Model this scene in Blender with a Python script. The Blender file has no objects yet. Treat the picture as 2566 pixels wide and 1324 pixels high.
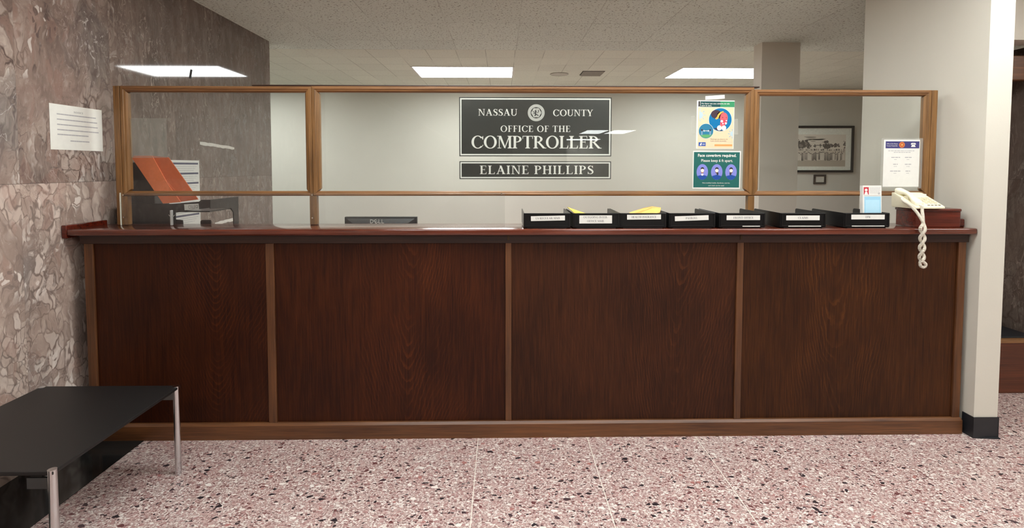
import bpy, bmesh, math, random
from mathutils import Vector, Matrix

# ------------------------------------------------------------------ camera, world, exposure
scene = bpy.context.scene
COL = scene.collection
cam_data = bpy.data.cameras.new('camera')
cam = bpy.data.objects.new('camera', cam_data)
COL.objects.link(cam)
scene.camera = cam
CAM = Vector((0.0, -2.735, 1.426))
cam.location = CAM
PITCH, YAW, ROLL = 0.0466, 0.0178, -0.0007
fwd = Vector((math.sin(YAW) * math.cos(PITCH), math.cos(YAW) * math.cos(PITCH), -math.sin(PITCH)))
right = Vector((math.cos(YAW), -math.sin(YAW), 0))
up = right.cross(fwd)
R = Matrix((right, up, -fwd)).transposed() @ Matrix.Rotation(-ROLL, 3, 'Z')
cam.rotation_euler = R.to_euler()
cam_data.sensor_fit = 'HORIZONTAL'
cam_data.sensor_width = 36.0
cam_data.lens = 1320.0 / 2566.0 * 36.0
cam_data.shift_y = -(662.0 - 480.0) / 2566.0
cam_data.clip_start = 0.05
cam_data.clip_end = 100

world = bpy.data.worlds.new('world')
scene.world = world
world.use_nodes = True
world.node_tree.nodes['Background'].inputs[0].default_value = (0.9, 0.95, 1.0, 1)
world.node_tree.nodes['Background'].inputs[1].default_value = 0.02

vs = scene.view_settings
vs.view_transform = 'Standard'
vs.look = 'None'
vs.gamma = 1.0
vs.exposure = 0.0
vs.use_curve_mapping = False
scene.cycles.use_denoising = True
scene.cycles.max_bounces = 12
scene.cycles.diffuse_bounces = 8
scene.cycles.transparent_max_bounces = 16
scene.cycles.sample_clamp_indirect = 6.0
scene.cycles.caustics_reflective = False
scene.cycles.caustics_refractive = False

OFFICE_LAMP = 19.0      # troffer luminance, office side
LOBBY_LAMP = 13.5       # troffer luminance, lobby side
LOBBY_FILL = 26.0       # unseen row behind the camera, set brighter to lift floor and ceiling
LAMP_COLOUR = (0.97, 1.0, 0.985)

# ------------------------------------------------------------------ main dimensions
XW = -2.23              # marble wall
XR = 2.478              # partition at the right end of the counter
CEIL = 2.623
BACK = 5.3              # rear office wall
TOP = 1.107             # counter top
rng = random.Random(7)

# ------------------------------------------------------------------ materials
MATS = {}


def srgb(r, g, b):
    def f(c):
        c /= 255.0
        return c / 12.92 if c <= 0.04045 else ((c + 0.055) / 1.055) ** 2.4
    return (f(r), f(g), f(b), 1.0)


class Nodes:
    def __init__(self, name):
        self.m = bpy.data.materials.new(name)
        self.m.use_nodes = True
        self.t = self.m.node_tree
        self.t.nodes.clear()
        self.out = self.n('ShaderNodeOutputMaterial')

    def n(self, kind, **kw):
        nd = self.t.nodes.new(kind)
        for k, v in kw.items():
            setattr(nd, k, v)
        return nd

    def l(self, a, b):
        self.t.links.new(a, b)

    def put(self, sock, v):
        if isinstance(v, bpy.types.NodeSocket):
            self.l(v, sock)
        else:
            sock.default_value = v

    def math(self, op, a, b=0.0, c=0.0, clamp=False):
        nd = self.n('ShaderNodeMath', operation=op, use_clamp=clamp)
        for i, v in enumerate((a, b, c)):
            self.put(nd.inputs[i], v)
        return nd.outputs[0]

    def vmath(self, op, a, b=(0, 0, 0), s=None):
        nd = self.n('ShaderNodeVectorMath', operation=op)
        self.put(nd.inputs[0], a)
        if op != 'SCALE':
            self.put(nd.inputs[1], b)
        if s is not None:
            self.put(nd.inputs['Scale'], s)
        return nd.outputs[0]

    def pos(self):
        return self.n('ShaderNodeNewGeometry').outputs['Position']

    def obj(self):
        return self.n('ShaderNodeTexCoord').outputs['Object']

    def sep(self, v):
        nd = self.n('ShaderNodeSeparateXYZ')
        self.l(v, nd.inputs[0])
        return nd.outputs

    def comb(self, x, y, z):
        nd = self.n('ShaderNodeCombineXYZ')
        for i, v in enumerate((x, y, z)):
            self.put(nd.inputs[i], v)
        return nd.outputs[0]

    def noise(self, vec, scale, detail=3.0, rough=0.5, dist=0.0, kind='FBM', out=0):
        nd = self.n('ShaderNodeTexNoise')
        nd.noise_type = kind
        self.l(vec, nd.inputs['Vector'])
        nd.inputs['Scale'].default_value = scale
        nd.inputs['Detail'].default_value = detail
        nd.inputs['Roughness'].default_value = rough
        nd.inputs['Distortion'].default_value = dist
        return nd.outputs[out]

    def vor(self, vec, scale, feature='F1', rand=1.0):
        nd = self.n('ShaderNodeTexVoronoi', feature=feature)
        self.l(vec, nd.inputs['Vector'])
        nd.inputs['Scale'].default_value = scale
        nd.inputs['Randomness'].default_value = rand
        return nd.outputs

    def ramp(self, fac, stops, interp='LINEAR'):
        nd = self.n('ShaderNodeValToRGB')
        nd.color_ramp.interpolation = interp
        el = nd.color_ramp.elements
        while len(el) < len(stops):
            el.new(0.5)
        for e, (p, c) in zip(el, stops):
            e.position = p
            e.color = c if len(c) == 4 else (*c, 1)
        self.put(nd.inputs[0], fac)
        return nd.outputs[0]

    def step(self, v, lo, hi):
        nd = self.n('ShaderNodeMapRange', interpolation_type='SMOOTHSTEP')
        self.put(nd.inputs['Value'], v)
        nd.inputs['From Min'].default_value = lo
        nd.inputs['From Max'].default_value = hi
        return nd.outputs[0]

    def mix(self, fac, a, b, mode='MIX'):
        nd = self.n('ShaderNodeMix', data_type='RGBA', blend_type=mode)
        self.put(nd.inputs[0], fac)
        self.put(nd.inputs[6], a)
        self.put(nd.inputs[7], b)
        return nd.outputs[2]

    def bsdf(self, colour, rough=0.5, metal=0.0, spec=0.5, bump=None, coat=0.0, coat_rough=0.1, bstr=0.3, bdist=0.002):
        b = self.n('ShaderNodeBsdfPrincipled')
        self.put(b.inputs['Base Color'], colour)
        self.put(b.inputs['Roughness'], rough)
        b.inputs['Metallic'].default_value = metal
        b.inputs['Specular IOR Level'].default_value = spec
        b.inputs['Coat Weight'].default_value = coat
        b.inputs['Coat Roughness'].default_value = coat_rough
        if bump is not None:
            bn = self.n('ShaderNodeBump')
            bn.inputs['Strength'].default_value = bstr
            bn.inputs['Distance'].default_value = bdist
            self.l(bump, bn.inputs['Height'])
            self.l(bn.outputs[0], b.inputs['Normal'])
        self.l(b.outputs[0], self.out.inputs[0])
        return self.m


def plain(name, colour, rough=0.5, metal=0.0, spec=0.5, var=0.06, scale=40.0, coat=0.0):
    """solid colour with a faint procedural mottling"""
    if name in MATS:
        return MATS[name]
    N = Nodes(name)
    c = Vector(colour[:3])
    nz = N.noise(N.obj(), scale, 3.0)
    col = N.ramp(nz, [(0.3, (*(c * (1 - var)), 1)), (0.7, (*(c * (1 + var)), 1))])
    MATS[name] = N.bsdf(col, rough, metal, spec, coat=coat)
    return MATS[name]


def emitter(name, strength, colour=LAMP_COLOUR):
    if name in MATS:
        return MATS[name]
    N = Nodes(name)
    e = N.n('ShaderNodeEmission')
    e.inputs[0].default_value = (*colour, 1)
    e.inputs[1].default_value = strength
    N.l(e.outputs[0], N.out.inputs[0])
    MATS[name] = N.m
    return N.m


def clear(name, tint=(0.97, 0.985, 0.975), ior=1.5, haze=0.0, rough=0.0):
    """thin clear sheet: see-through with a Fresnel reflection"""
    if name in MATS:
        return MATS[name]
    N = Nodes(name)
    tr = N.n('ShaderNodeBsdfTransparent')
    tr.inputs[0].default_value = (*tint, 1)
    gl = N.n('ShaderNodeBsdfGlossy')
    gl.inputs['Roughness'].default_value = rough
    fr = N.n('ShaderNodeFresnel')
    # the thin sheet reflects alike on its front and its back face
    gb = N.n('ShaderNodeNewGeometry').outputs['Backfacing']
    N.l(N.math('ADD', ior, N.math('MULTIPLY', gb, 1.0 / ior - ior)), fr.inputs[0])
    mx = N.n('ShaderNodeMixShader')
    N.l(fr.outputs[0], mx.inputs[0])
    N.l(tr.outputs[0], mx.inputs[1])
    N.l(gl.outputs[0], mx.inputs[2])
    last = mx.outputs[0]
    if haze > 0:
        df = N.n('ShaderNodeBsdfDiffuse')
        df.inputs[0].default_value = (0.8, 0.8, 0.78, 1)
        m2 = N.n('ShaderNodeMixShader')
        m2.inputs[0].default_value = haze
        N.l(last, m2.inputs[1])
        N.l(df.outputs[0], m2.inputs[2])
        last = m2.outputs[0]
    N.l(last, N.out.inputs[0])
    MATS[name] = N.m
    return N.m


def marble_mat(name):
    """polished breccia marble in book-matched slabs"""
    N = Nodes(name)
    s = N.sep(N.pos())
    h = N.math('ADD', s[1], N.math('ADD', s[0], 2.23))      # runs along the wall whichever way it faces
    z = s[2]
    # slab layout: joints at z = 1.345 and every 0.585 m along the wall from y = 0.325
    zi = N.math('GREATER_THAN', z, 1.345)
    hs = N.math('DIVIDE', N.math('SUBTRACT', h, 0.325), 0.587)
    hi = N.math('FLOOR', hs)
    hf = N.math('FRACT', hs)
    sid = N.math('ADD', N.math('MULTIPLY', hi, 3.7), N.math('MULTIPLY', zi, 9.3))
    v = N.comb(h, N.math('MULTIPLY', z, 0.62), N.math('MULTIPLY', sid, 0.9))
    w1 = N.vmath('SCALE', N.vmath('SUBTRACT', N.noise(v, 2.6, 4.0, 0.55, out=1), (0.5, 0.5, 0.5)), s=0.34)
    v1 = N.vmath('ADD', v, w1)
    w2 = N.vmath('SCALE', N.vmath('SUBTRACT', N.noise(v1, 11.0, 3.0, out=1), (0.5, 0.5, 0.5)), s=0.055)
    v2 = N.vmath('ADD', v1, w2)
    base = N.ramp(N.noise(v2, 4.2, 8.0, 0.66), [
        (0.28, srgb(108, 92, 86)), (0.44, srgb(140, 119, 110)),
        (0.56, srgb(164, 141, 130)), (0.72, srgb(196, 175, 163))])
    zone = N.step(N.noise(v1, 1.5, 2.0, 0.5), 0.40, 0.56)            # brecciated parts
    # pale and rosy fragments
    vs_ = N.vmath('MULTIPLY', v2, (1.0, 0.75, 1.0))
    cells = N.sep(N.vor(vs_, 15.0, 'F1')[1])
    edge = N.vor(vs_, 15.0, 'DISTANCE_TO_EDGE')[0]
    inner = N.step(edge, 0.03, 0.10)
    pale = N.math('MULTIPLY', N.math('GREATER_THAN', cells[0], 0.52), N.math('MULTIPLY', inner, zone))
    base = N.mix(N.math('MULTIPLY', pale, 0.78), base, N.ramp(N.noise(v2, 24.0, 4.0, 0.6), [(0.3, srgb(184, 164, 152)), (0.7, srgb(226, 210, 198))]))
    c3 = N.sep(N.vor(N.vmath('ADD', vs_, (8.3, 6.1, 0)), 24.0, 'F1')[1])
    e3 = N.vor(N.vmath('ADD', vs_, (8.3, 6.1, 0)), 24.0, 'DISTANCE_TO_EDGE')[0]
    z3 = N.step(N.noise(N.vmath('ADD', v1, (2.0, 7.0, 0)), 2.4, 2.0, 0.5), 0.46, 0.58)
    shard = N.math('MULTIPLY', N.math('MULTIPLY', N.math('GREATER_THAN', c3[0], 0.55), N.step(e3, 0.04, 0.11)), z3)
    base = N.mix(N.math('MULTIPLY', shard, 0.8), base, N.ramp(c3[1], [(0.0, srgb(190, 168, 156)), (1.0, srgb(230, 216, 206))]))
    base = N.mix(N.math('MULTIPLY', N.math('MULTIPLY', N.step(e3, 0.06, 0.01), z3), 0.75), base, srgb(88, 70, 66))
    rosy = N.math('MULTIPLY', N.math('LESS_THAN', cells[0], 0.2), inner)
    base = N.mix(N.math('MULTIPLY', rosy, 0.4), base, srgb(164, 128, 116))
    # small fragments
    c2 = N.sep(N.vor(N.vmath('ADD', vs_, (4.1, 2.2, 0)), 34.0, 'F1')[1])
    e2 = N.vor(N.vmath('ADD', vs_, (4.1, 2.2, 0)), 34.0, 'DISTANCE_TO_EDGE')[0]
    clus = N.step(N.noise(v1, 4.5, 2.0, 0.5), 0.50, 0.62)
    frag = N.math('MULTIPLY', N.math('MULTIPLY', N.math('GREATER_THAN', c2[0], 0.72), N.step(e2, 0.05, 0.14)), clus)
    base = N.mix(N.math('MULTIPLY', frag, 0.9), base, srgb(238, 228, 220))
    darkf = N.math('MULTIPLY', N.math('MULTIPLY', N.math('LESS_THAN', c2[0], 0.14), N.step(e2, 0.05, 0.14)), clus)
    base = N.mix(N.math('MULTIPLY', darkf, 0.6), base, srgb(82, 70, 70))
    # dark seams between fragments, only in the broken zones
    seam = N.math('MULTIPLY', N.step(edge, 0.05, 0.005), N.math('MULTIPLY', zone, N.step(N.noise(v1, 9.0, 2.0), 0.42, 0.6)))
    base = N.mix(N.math('MULTIPLY', seam, 0.85), base, srgb(84, 70, 67))
    seam2 = N.math('MULTIPLY', N.step(e2, 0.06, 0.0), N.math('MULTIPLY', clus, zone))
    base = N.mix(N.math('MULTIPLY', seam2, 0.5), base, srgb(90, 76, 72))
    # crackle
    fine = N.noise(N.vmath('MULTIPLY', v2, (1, 0.6, 1)), 44.0, 4.0, 0.65)
    base = N.mix(N.math('MULTIPLY', N.step(fine, 0.54, 0.68), 0.3), base, srgb(220, 204, 194))
    base = N.mix(N.math('MULTIPLY', N.step(fine, 0.44, 0.32), 0.35), base, srgb(86, 73, 69))
    # pale wisps
    rid = N.noise(N.vmath('MULTIPLY', v1, (1.5, 0.8, 1)), 8.0, 3.0, 0.5, 1.6)
    wisp = N.math('MULTIPLY', N.step(N.math('ABSOLUTE', N.math('SUBTRACT', rid, 0.5)), 0.016, 0.002), N.step(N.noise(v1, 3.1, 2.0), 0.45, 0.6))
    base = N.mix(N.math('MULTIPLY', wisp, 0.38), base, srgb(224, 208, 198))
    # grey smoky clouds with white flakes
    cloud = N.step(N.noise(N.vmath('ADD', v1, (9.0, 3.0, 0)), 1.9, 3.0, 0.5), 0.53, 0.64)
    grey = N.ramp(N.noise(v2, 13.0, 5.0, 0.6), [(0.32, srgb(70, 65, 66)), (0.5, srgb(112, 104, 102)), (0.66, srgb(158, 149, 144))])
    flake = N.step(N.math('ABSOLUTE', N.math('SUBTRACT', N.noise(v2, 12.0, 3.0, 0.5, 1.0), 0.5)), 0.024, 0.0)
    grey = N.mix(N.math('MULTIPLY', flake, N.step(fine, 0.42, 0.55)), grey, srgb(236, 230, 226))
    base = N.mix(N.math('MULTIPLY', cloud, 0.7), base, grey)
    # slabs further back are greyer and browner stone
    far = N.step(h, 0.0, 0.6)
    vf = N.comb(N.math('MULTIPLY', h, 1.9), N.math('ADD', N.math('MULTIPLY', z, 0.55), N.math('MULTIPLY', h, 0.35)), N.math('MULTIPLY', sid, 1.3))
    vf = N.vmath('ADD', vf, N.vmath('SCALE', N.vmath('SUBTRACT', N.noise(vf, 4.0, 3.0, 0.5, out=1), (0.5, 0.5, 0.5)), s=0.35))
    fb = N.ramp(N.noise(vf, 7.0, 7.0, 0.65), [(0.3, srgb(78, 68, 62)), (0.5, srgb(106, 92, 84)), (0.68, srgb(134, 118, 109))])
    fw1 = N.step(N.math('ABSOLUTE', N.math('SUBTRACT', N.noise(vf, 9.0, 3.0, 0.5, 1.2), 0.5)), 0.020, 0.002)
    fw2 = N.step(N.math('ABSOLUTE', N.math('SUBTRACT', N.noise(vf, 20.0, 2.0, 0.5, 1.5), 0.5)), 0.02, 0.0)
    fm = N.step(N.noise(vf, 5.0, 2.0), 0.44, 0.6)
    fb = N.mix(N.math('MULTIPLY', N.math('MULTIPLY', fw1, fm), 0.75), fb, srgb(188, 172, 162))
    fb = N.mix(N.math('MULTIPLY', N.math('MULTIPLY', fw2, N.step(N.noise(vf, 6.5, 2.0), 0.48, 0.6)), 0.5), fb, srgb(172, 156, 146))
    fb = N.mix(N.math('MULTIPLY', N.step(h, 0.9, 1.8), 0.35), fb, srgb(76, 70, 64))
    tone = N.mix(N.math('MULTIPLY', far, 0.85), base, fb)
    tone = N.mix(N.math('MULTIPLY', N.math('SUBTRACT', 1.0, zi), N.math('MULTIPLY', N.math('SUBTRACT', 1.0, far), 0.16)), tone, srgb(232, 212, 198))  # near lower course painted paler for the brighter light there
    tone = N.mix(N.math('MULTIPLY', zi, 0.45), tone, N.mix(0.5, tone, srgb(92, 82, 77)))  # upper course: darker stone, with dimmer light near the ceiling painted in
    # joints between slabs
    j = N.math('MAXIMUM', N.step(N.math('ABSOLUTE', N.math('SUBTRACT', z, 1.345)), 0.0022, 0.0008),
               N.math('MULTIPLY', N.step(N.math('MINIMUM', hf, N.math('SUBTRACT', 1.0, hf)), 0.004, 0.001), 0.3))
    tone = N.mix(N.math('MULTIPLY', j, 0.55), tone, srgb(70, 60, 56))
    MATS[name] = N.bsdf(tone, 0.045, spec=0.5)
    return N.m


def terrazzo_mat():
    N = Nodes('terrazzo')
    p = N.pos()
    s = N.sep(p)
    w = N.vmath('SCALE', N.vmath('SUBTRACT', N.noise(p, 30.0, 2.0, out=1), (0.5, 0.5, 0.5)), s=0.012)
    v = N.vmath('MULTIPLY', N.vmath('ADD', p, w), (1, 1, 0))
    base = N.ramp(N.noise(v, 110.0, 4.0, 0.65), [(0.28, srgb(150, 124, 120)), (0.5, srgb(188, 162, 156)), (0.72, srgb(216, 198, 192))])
    base = N.mix(N.math('MULTIPLY', N.step(N.noise(v, 7.0, 3.0, 0.5), 0.45, 0.7), 0.35), base, srgb(184, 142, 138))

    def chips(col, scale, stops, thr, off, share, sx=1.0):
        vv = N.vmath('MULTIPLY', N.vmath('ADD', v, off), (sx, 1.0, 1.0))
        rnd = N.sep(N.vor(vv, scale, 'F1')[1])
        e = N.vor(vv, scale, 'DISTANCE_TO_EDGE')[0]
        keep = N.step(e, thr, thr + 0.03)
        tint = N.ramp(rnd[0], stops, 'CONSTANT')
        return N.mix(N.math('MULTIPLY', keep, N.math('LESS_THAN', rnd[1], share)), col, tint)
    col = chips(base, 190.0, [(0.0, srgb(232, 222, 214)), (0.34, srgb(150, 112, 110)), (0.5, srgb(122, 96, 94)), (0.6, srgb(200, 166, 160)), (0.82, srgb(240, 232, 226))], 0.06, (0, 0, 0), 0.6, 0.8)
    col = chips(col, 95.0, [(0.0, srgb(72, 58, 60)), (0.1, srgb(138, 98, 96)), (0.34, srgb(176, 136, 132)), (0.62, srgb(236, 226, 218)), (0.8, srgb(196, 164, 158)), (0.95, srgb(96, 72, 74))], 0.08, (3.1, 1.7, 0), 0.42, 0.75)
    col = chips(col, 52.0, [(0.0, srgb(52, 44, 48)), (0.42, srgb(112, 70, 70)), (0.58, srgb(242, 234, 226)), (0.72, srgb(78, 60, 64)), (0.86, srgb(178, 122, 116))], 0.13, (7.3, 5.2, 0), 0.11, 0.7)
    col = N.mix(1.0, col, (0.86, 0.86, 0.86, 1), 'MULTIPLY')
    # thin divider strips, 0.574 m apart
    fx = N.math('FRACT', N.math('DIVIDE', N.math('ADD', s[0], 0.1285), 0.5742))
    d = N.math('MULTIPLY', N.math('MINIMUM', fx, N.math('SUBTRACT', 1.0, fx)), 0.5742)
    mid_strips = N.math('MULTIPLY', N.step(s[0], -0.5, -0.3), N.step(s[0], 1.5, 1.2))  # strips in the middle of the floor drawn brighter
    col = N.mix(N.math('MULTIPLY', N.step(d, 0.0027, 0.0016), N.math('ADD', 0.35, N.math('MULTIPLY', mid_strips, 0.5))), col, srgb(226, 220, 208))
    MATS['terrazzo'] = N.bsdf(col, 0.3, spec=0.4)
    return N.m


def veneer_mat(name, cx, tilt, seed, lo, hi, warm=1.0):
    """stained oak plywood, cathedral figure running vertically"""
    N = Nodes(name)
    s = N.sep(N.obj())
    x = N.math('SUBTRACT', s[0], cx)
    z = s[2]
    p = N.comb(x, N.math('MULTIPLY', z, 0.35), seed)
    wob = N.math('SUBTRACT', N.noise(p, 2.6, 2.0, 0.5), 0.5)
    wob2 = N.math('SUBTRACT', N.noise(N.comb(x, N.math('MULTIPLY', z, 0.45), seed + 3.0), 22.0, 3.0, 0.6), 0.5)
    xx = N.math('ADD', x, N.math('MULTIPLY', wob, 0.22))
    hyp = N.math('SQRT', N.math('ADD', N.math('MULTIPLY', xx, xx), 0.0012))
    # stacked chevrons: they flatten near the heart of the figure and run upright away from it
    ph = N.math('SUBTRACT', N.math('MULTIPLY', hyp, 62.0), N.math('MULTIPLY', z, 62.0 * tilt))
    ph = N.math('ADD', ph, N.math('MULTIPLY', wob2, 1.5))
    ring = N.math('FRACT', ph)
    line = N.math('MULTIPLY', N.step(ring, 0.55, 0.85), N.step(ring, 1.0, 0.93))
    heart = N.step(N.math('ABSOLUTE', xx), 0.40, 0.08)
    patchy = N.step(N.noise(N.comb(x, N.math('MULTIPLY', z, 0.5), seed + 8.0), 6.0, 3.0, 0.6), 0.36, 0.62)
    line = N.math('MULTIPLY', N.math('MULTIPLY', line, patchy), N.math('ADD', 0.18, N.math('MULTIPLY', heart, 0.82)))
    pores = N.noise(N.comb(N.math('MULTIPLY', s[0], 210.0), N.math('MULTIPLY', z, 5.0), seed), 1.0, 4.0, 0.65)
    pores2 = N.noise(N.comb(N.math('MULTIPLY', s[0], 70.0), N.math('MULTIPLY', z, 3.0), seed + 1.0), 1.0, 3.0, 0.6)
    blot = N.noise(N.comb(s[0], N.math('MULTIPLY', z, 0.7), seed), 2.4, 3.0, 0.5)
    fac = N.math('ADD', N.math('MULTIPLY', line, 0.32), N.math('MULTIPLY', N.step(pores, 0.3, 0.75), 0.34))
    fac = N.math('ADD', fac, N.math('MULTIPLY', N.math('SUBTRACT', pores2, 0.5), 0.4))
    fac = N.math('ADD', fac, N.math('MULTIPLY', N.math('SUBTRACT', blot, 0.5), 0.55), clamp=True)
    col = N.ramp(fac, [(0.0, lo), (1.0, hi)])
    MATS[name] = N.bsdf(col, 0.45, spec=0.22, bump=pores, bstr=0.06, bdist=0.001)
    return N.m


def wood_mat(name, lo, hi, axis='z', rough=0.35, fine=170.0, spec=0.5, coat=0.0):
    """straight-grained varnished wood, grain along one axis"""
    N = Nodes(name)
    s = N.sep(N.obj())
    k = {'x': (5.0, fine, fine), 'y': (fine, 5.0, fine), 'z': (fine, fine, 5.0)}[axis]
    v = N.comb(*[N.math('MULTIPLY', s[i], k[i]) for i in range(3)])
    k2 = {'x': (1.5, 26, 26), 'y': (26, 1.5, 26), 'z': (26, 26, 1.5)}[axis]
    v2 = N.comb(*[N.math('MULTIPLY', s[i], k2[i]) for i in range(3)])
    f = N.math('ADD', N.math('MULTIPLY', N.noise(v, 1.0, 4.0, 0.6), 0.5), N.math('MULTIPLY', N.noise(v2, 1.0, 3.0, 0.5, 0.4), 0.5))
    col = N.ramp(f, [(0.34, lo), (0.64, hi)])
    MATS[name] = N.bsdf(col, rough, spec=spec, coat=coat)
    return N.m


def ceiling_mat(name, c, fissure, gx, gy, ox, oy, line):
    """mineral-fibre ceiling tiles"""
    N = Nodes(name)
    p = N.pos()
    s = N.sep(p)
    ix = N.math('DIVIDE', N.math('SUBTRACT', s[0], ox), gx)
    iy = N.math('DIVIDE', N.math('SUBTRACT', s[1], oy), gy)
    fx, fy = N.math('FRACT', ix), N.math('FRACT', iy)
    tid = N.comb(N.math('FLOOR', ix), N.math('FLOOR', iy), 0.0)
    wn = N.n('ShaderNodeTexWhiteNoise', noise_dimensions='3D')
    N.l(tid, wn.inputs['Vector'])
    tone = N.math('ADD', 0.95, N.math('MULTIPLY', wn.outputs[0], 0.07))
    v = N.vmath('MULTIPLY', p, (1, 0.85, 0))
    a = N.noise(v, 62.0, 2.0, 0.5, 0.5)
    b = N.noise(v, 150.0, 2.0, 0.5)
    hole = N.math('MULTIPLY', N.step(a, 0.60, 0.645), fissure)
    hole = N.math('MAXIMUM', hole, N.math('MULTIPLY', N.step(b, 0.66, 0.71), fissure * 0.8))
    dx = N.math('MULTIPLY', N.math('MINIMUM', fx, N.math('SUBTRACT', 1.0, fx)), gx)
    dy = N.math('MULTIPLY', N.math('MINIMUM', fy, N.math('SUBTRACT', 1.0, fy)), gy)
    patch = N.step(N.noise(p, 1.7, 1.0), 0.4, 0.6)
    j = N.math('MULTIPLY', N.math('MAXIMUM', N.step(dx, 0.005, 0.002), N.step(dy, 0.005, 0.002)), N.math('ADD', 0.1, N.math('MULTIPLY', patch, line)))
    col = N.mix(1.0, (*c[:3], 1), N.comb(tone, tone, tone), 'MULTIPLY')
    col = N.mix(hole, col, (c[0] * 0.42, c[1] * 0.41, c[2] * 0.38, 1))
    col = N.mix(j, col, (c[0] * 0.4, c[1] * 0.4, c[2] * 0.37, 1))
    MATS[name] = N.bsdf(col, 0.9, spec=0.1, bump=N.math('MULTIPLY', a, -1.0), bstr=0.4 * fissure, bdist=0.006)
    return N.m


def painted_mat(name, c, rough=0.55):
    N = Nodes(name)
    p = N.pos()
    nz = N.noise(p, 1.1, 3.0)
    fine = N.noise(p, 130.0, 3.0)
    c = Vector(c[:3])
    col = N.ramp(nz, [(0.3, (*(c * 0.97), 1)), (0.7, (*(c * 1.03), 1))])
    MATS[name] = N.bsdf(col, rough, spec=0.3, bump=fine, bstr=0.15, bdist=0.002)
    return N.m


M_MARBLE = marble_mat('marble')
M_TERRAZZO = terrazzo_mat()
M_WALL = painted_mat('office_paint', srgb(206, 203, 193))
M_PARTITION = painted_mat('partition_paint', srgb(206, 202, 190))
M_LOBBY = painted_mat('lobby_paint', srgb(214, 208, 196))
M_CEIL_LOBBY = ceiling_mat('fissured_tile', srgb(230, 238, 228), 0.9, 0.61, 0.61, 0.14, 1.106, 0.35)
M_CEIL_OFFICE = ceiling_mat('smooth_tile', srgb(234, 238, 224), 0.25, 0.3075, 0.39, -1.1, 2.722, 0.5)
DARK_LO, DARK_HI = srgb(44, 19, 11), srgb(112, 66, 36)
M_PANELS = [veneer_mat('oak_veneer_%s' % 'abcd'[i], *a) for i, a in enumerate([
    (0.20, 0.42, 1.3, srgb(36, 10, 2), srgb(92, 43, 13)),
    (0.10, 0.24, 5.7, srgb(40, 13, 3), srgb(98, 47, 16)),
    (0.30, 0.20, 9.1, srgb(40, 17, 6), srgb(98, 53, 25)),
    (-0.05, 0.14, 14.2, srgb(42, 18, 4), srgb(100, 56, 20))])]
M_BATTEN = wood_mat('batten_oak', srgb(60, 34, 17), srgb(106, 66, 36), 'z', 0.4)
M_APRON = wood_mat('apron_oak_shaded', srgb(28, 11, 6), srgb(56, 27, 14), 'x', 0.4)  # oak darkened for the shadow under the counter lip
M_RAIL = wood_mat('base_oak', srgb(64, 36, 18), srgb(116, 74, 42), 'x', 0.4)
M_TOP = wood_mat('mahogany_top', srgb(66, 24, 14), srgb(110, 52, 34), 'x', 0.16, 120.0, 0.5, 0.5)
M_RED = wood_mat('red_mahogany', srgb(62, 18, 9), srgb(104, 36, 20), 'x', 0.25, 110.0, 0.5, 0.3)
M_OAK_V = wood_mat('honey_oak_upright', srgb(88, 60, 31), srgb(150, 108, 63), 'z', 0.33, 150.0)
M_OAK_H = wood_mat('honey_oak_rail', srgb(86, 56, 32), srgb(150, 106, 65), 'x', 0.33, 150.0)
M_DARKCAP = plain('dark_moulding', srgb(52, 30, 20), 0.4)
M_GLASS = clear('pane_glass')
M_PLEXI = clear('acrylic', (0.965, 0.97, 0.965), 1.49, 0.012)
M_ACRYL_EDGE = plain('acrylic_edge', srgb(240, 240, 226), 0.2)
M_SLEEVE = clear('sheet_protector', (0.94, 0.94, 0.92), 1.4, 0.12, 0.15)
M_BLACK = plain('black_plastic', srgb(17, 17, 18), 0.28, spec=0.32)
M_BLACKMAT = plain('black_satin', srgb(33, 32, 33), 0.45)
M_TABLE = plain('black_laminate', srgb(26, 25, 25), 0.42, var=0.12, scale=220.0)
M_CHROME = plain('chrome', srgb(214, 214, 216), 0.12, 1.0, var=0.02)
M_STEEL = plain('screw_steel', srgb(200, 196, 186), 0.25, 1.0)
M_GRANITE = plain('black_stone', srgb(30, 32, 32), 0.12, var=0.3, scale=12.0)
M_VINYL = plain('black_vinyl', srgb(30, 32, 36), 0.45)
M_PAPER = plain('white_paper', srgb(218, 217, 211), 0.7, spec=0.2, var=0.02)
M_PAPER_W = plain('notice_paper', srgb(240, 240, 232), 0.7, spec=0.2, var=0.02)
M_IVORY = plain('ivory_plastic', srgb(226, 219, 192), 0.4, var=0.03)
M_IVORY2 = plain('ivory_key', srgb(206, 198, 172), 0.45, var=0.03)
M_CORD = plain('cream_cord', srgb(226, 220, 206), 0.45, var=0.03)
M_INK = plain('black_ink', srgb(40, 40, 42), 0.7, var=0.02)
M_GREYINK = plain('grey_ink', srgb(176, 176, 176), 0.7, var=0.02)
M_SIGN = plain('sign_black', srgb(58, 58, 56), 0.25, var=0.05)
M_SIGN_EDGE = plain('sign_edge', srgb(28, 28, 28), 0.3)
M_LETTER = plain('sign_white', srgb(226, 224, 218), 0.5, var=0.02)
M_SEAL = plain('seal_grey', srgb(186, 184, 178), 0.5, var=0.03)
M_MANILA = plain('manila', srgb(226, 178, 92), 0.65, var=0.04)
M_YELLOW = plain('yellow_paper', srgb(232, 200, 88), 0.65, var=0.04)
M_ORANGE = plain('orange_card', srgb(226, 120, 74), 0.65, var=0.05, scale=60)
M_ORANGE2 = plain('orange_card_inside', srgb(202, 98, 58), 0.65, var=0.05, scale=60)


def ink(name, r, g, b):
    return plain('print_' + name, srgb(r, g, b), 0.6, spec=0.25, var=0.02)


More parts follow.
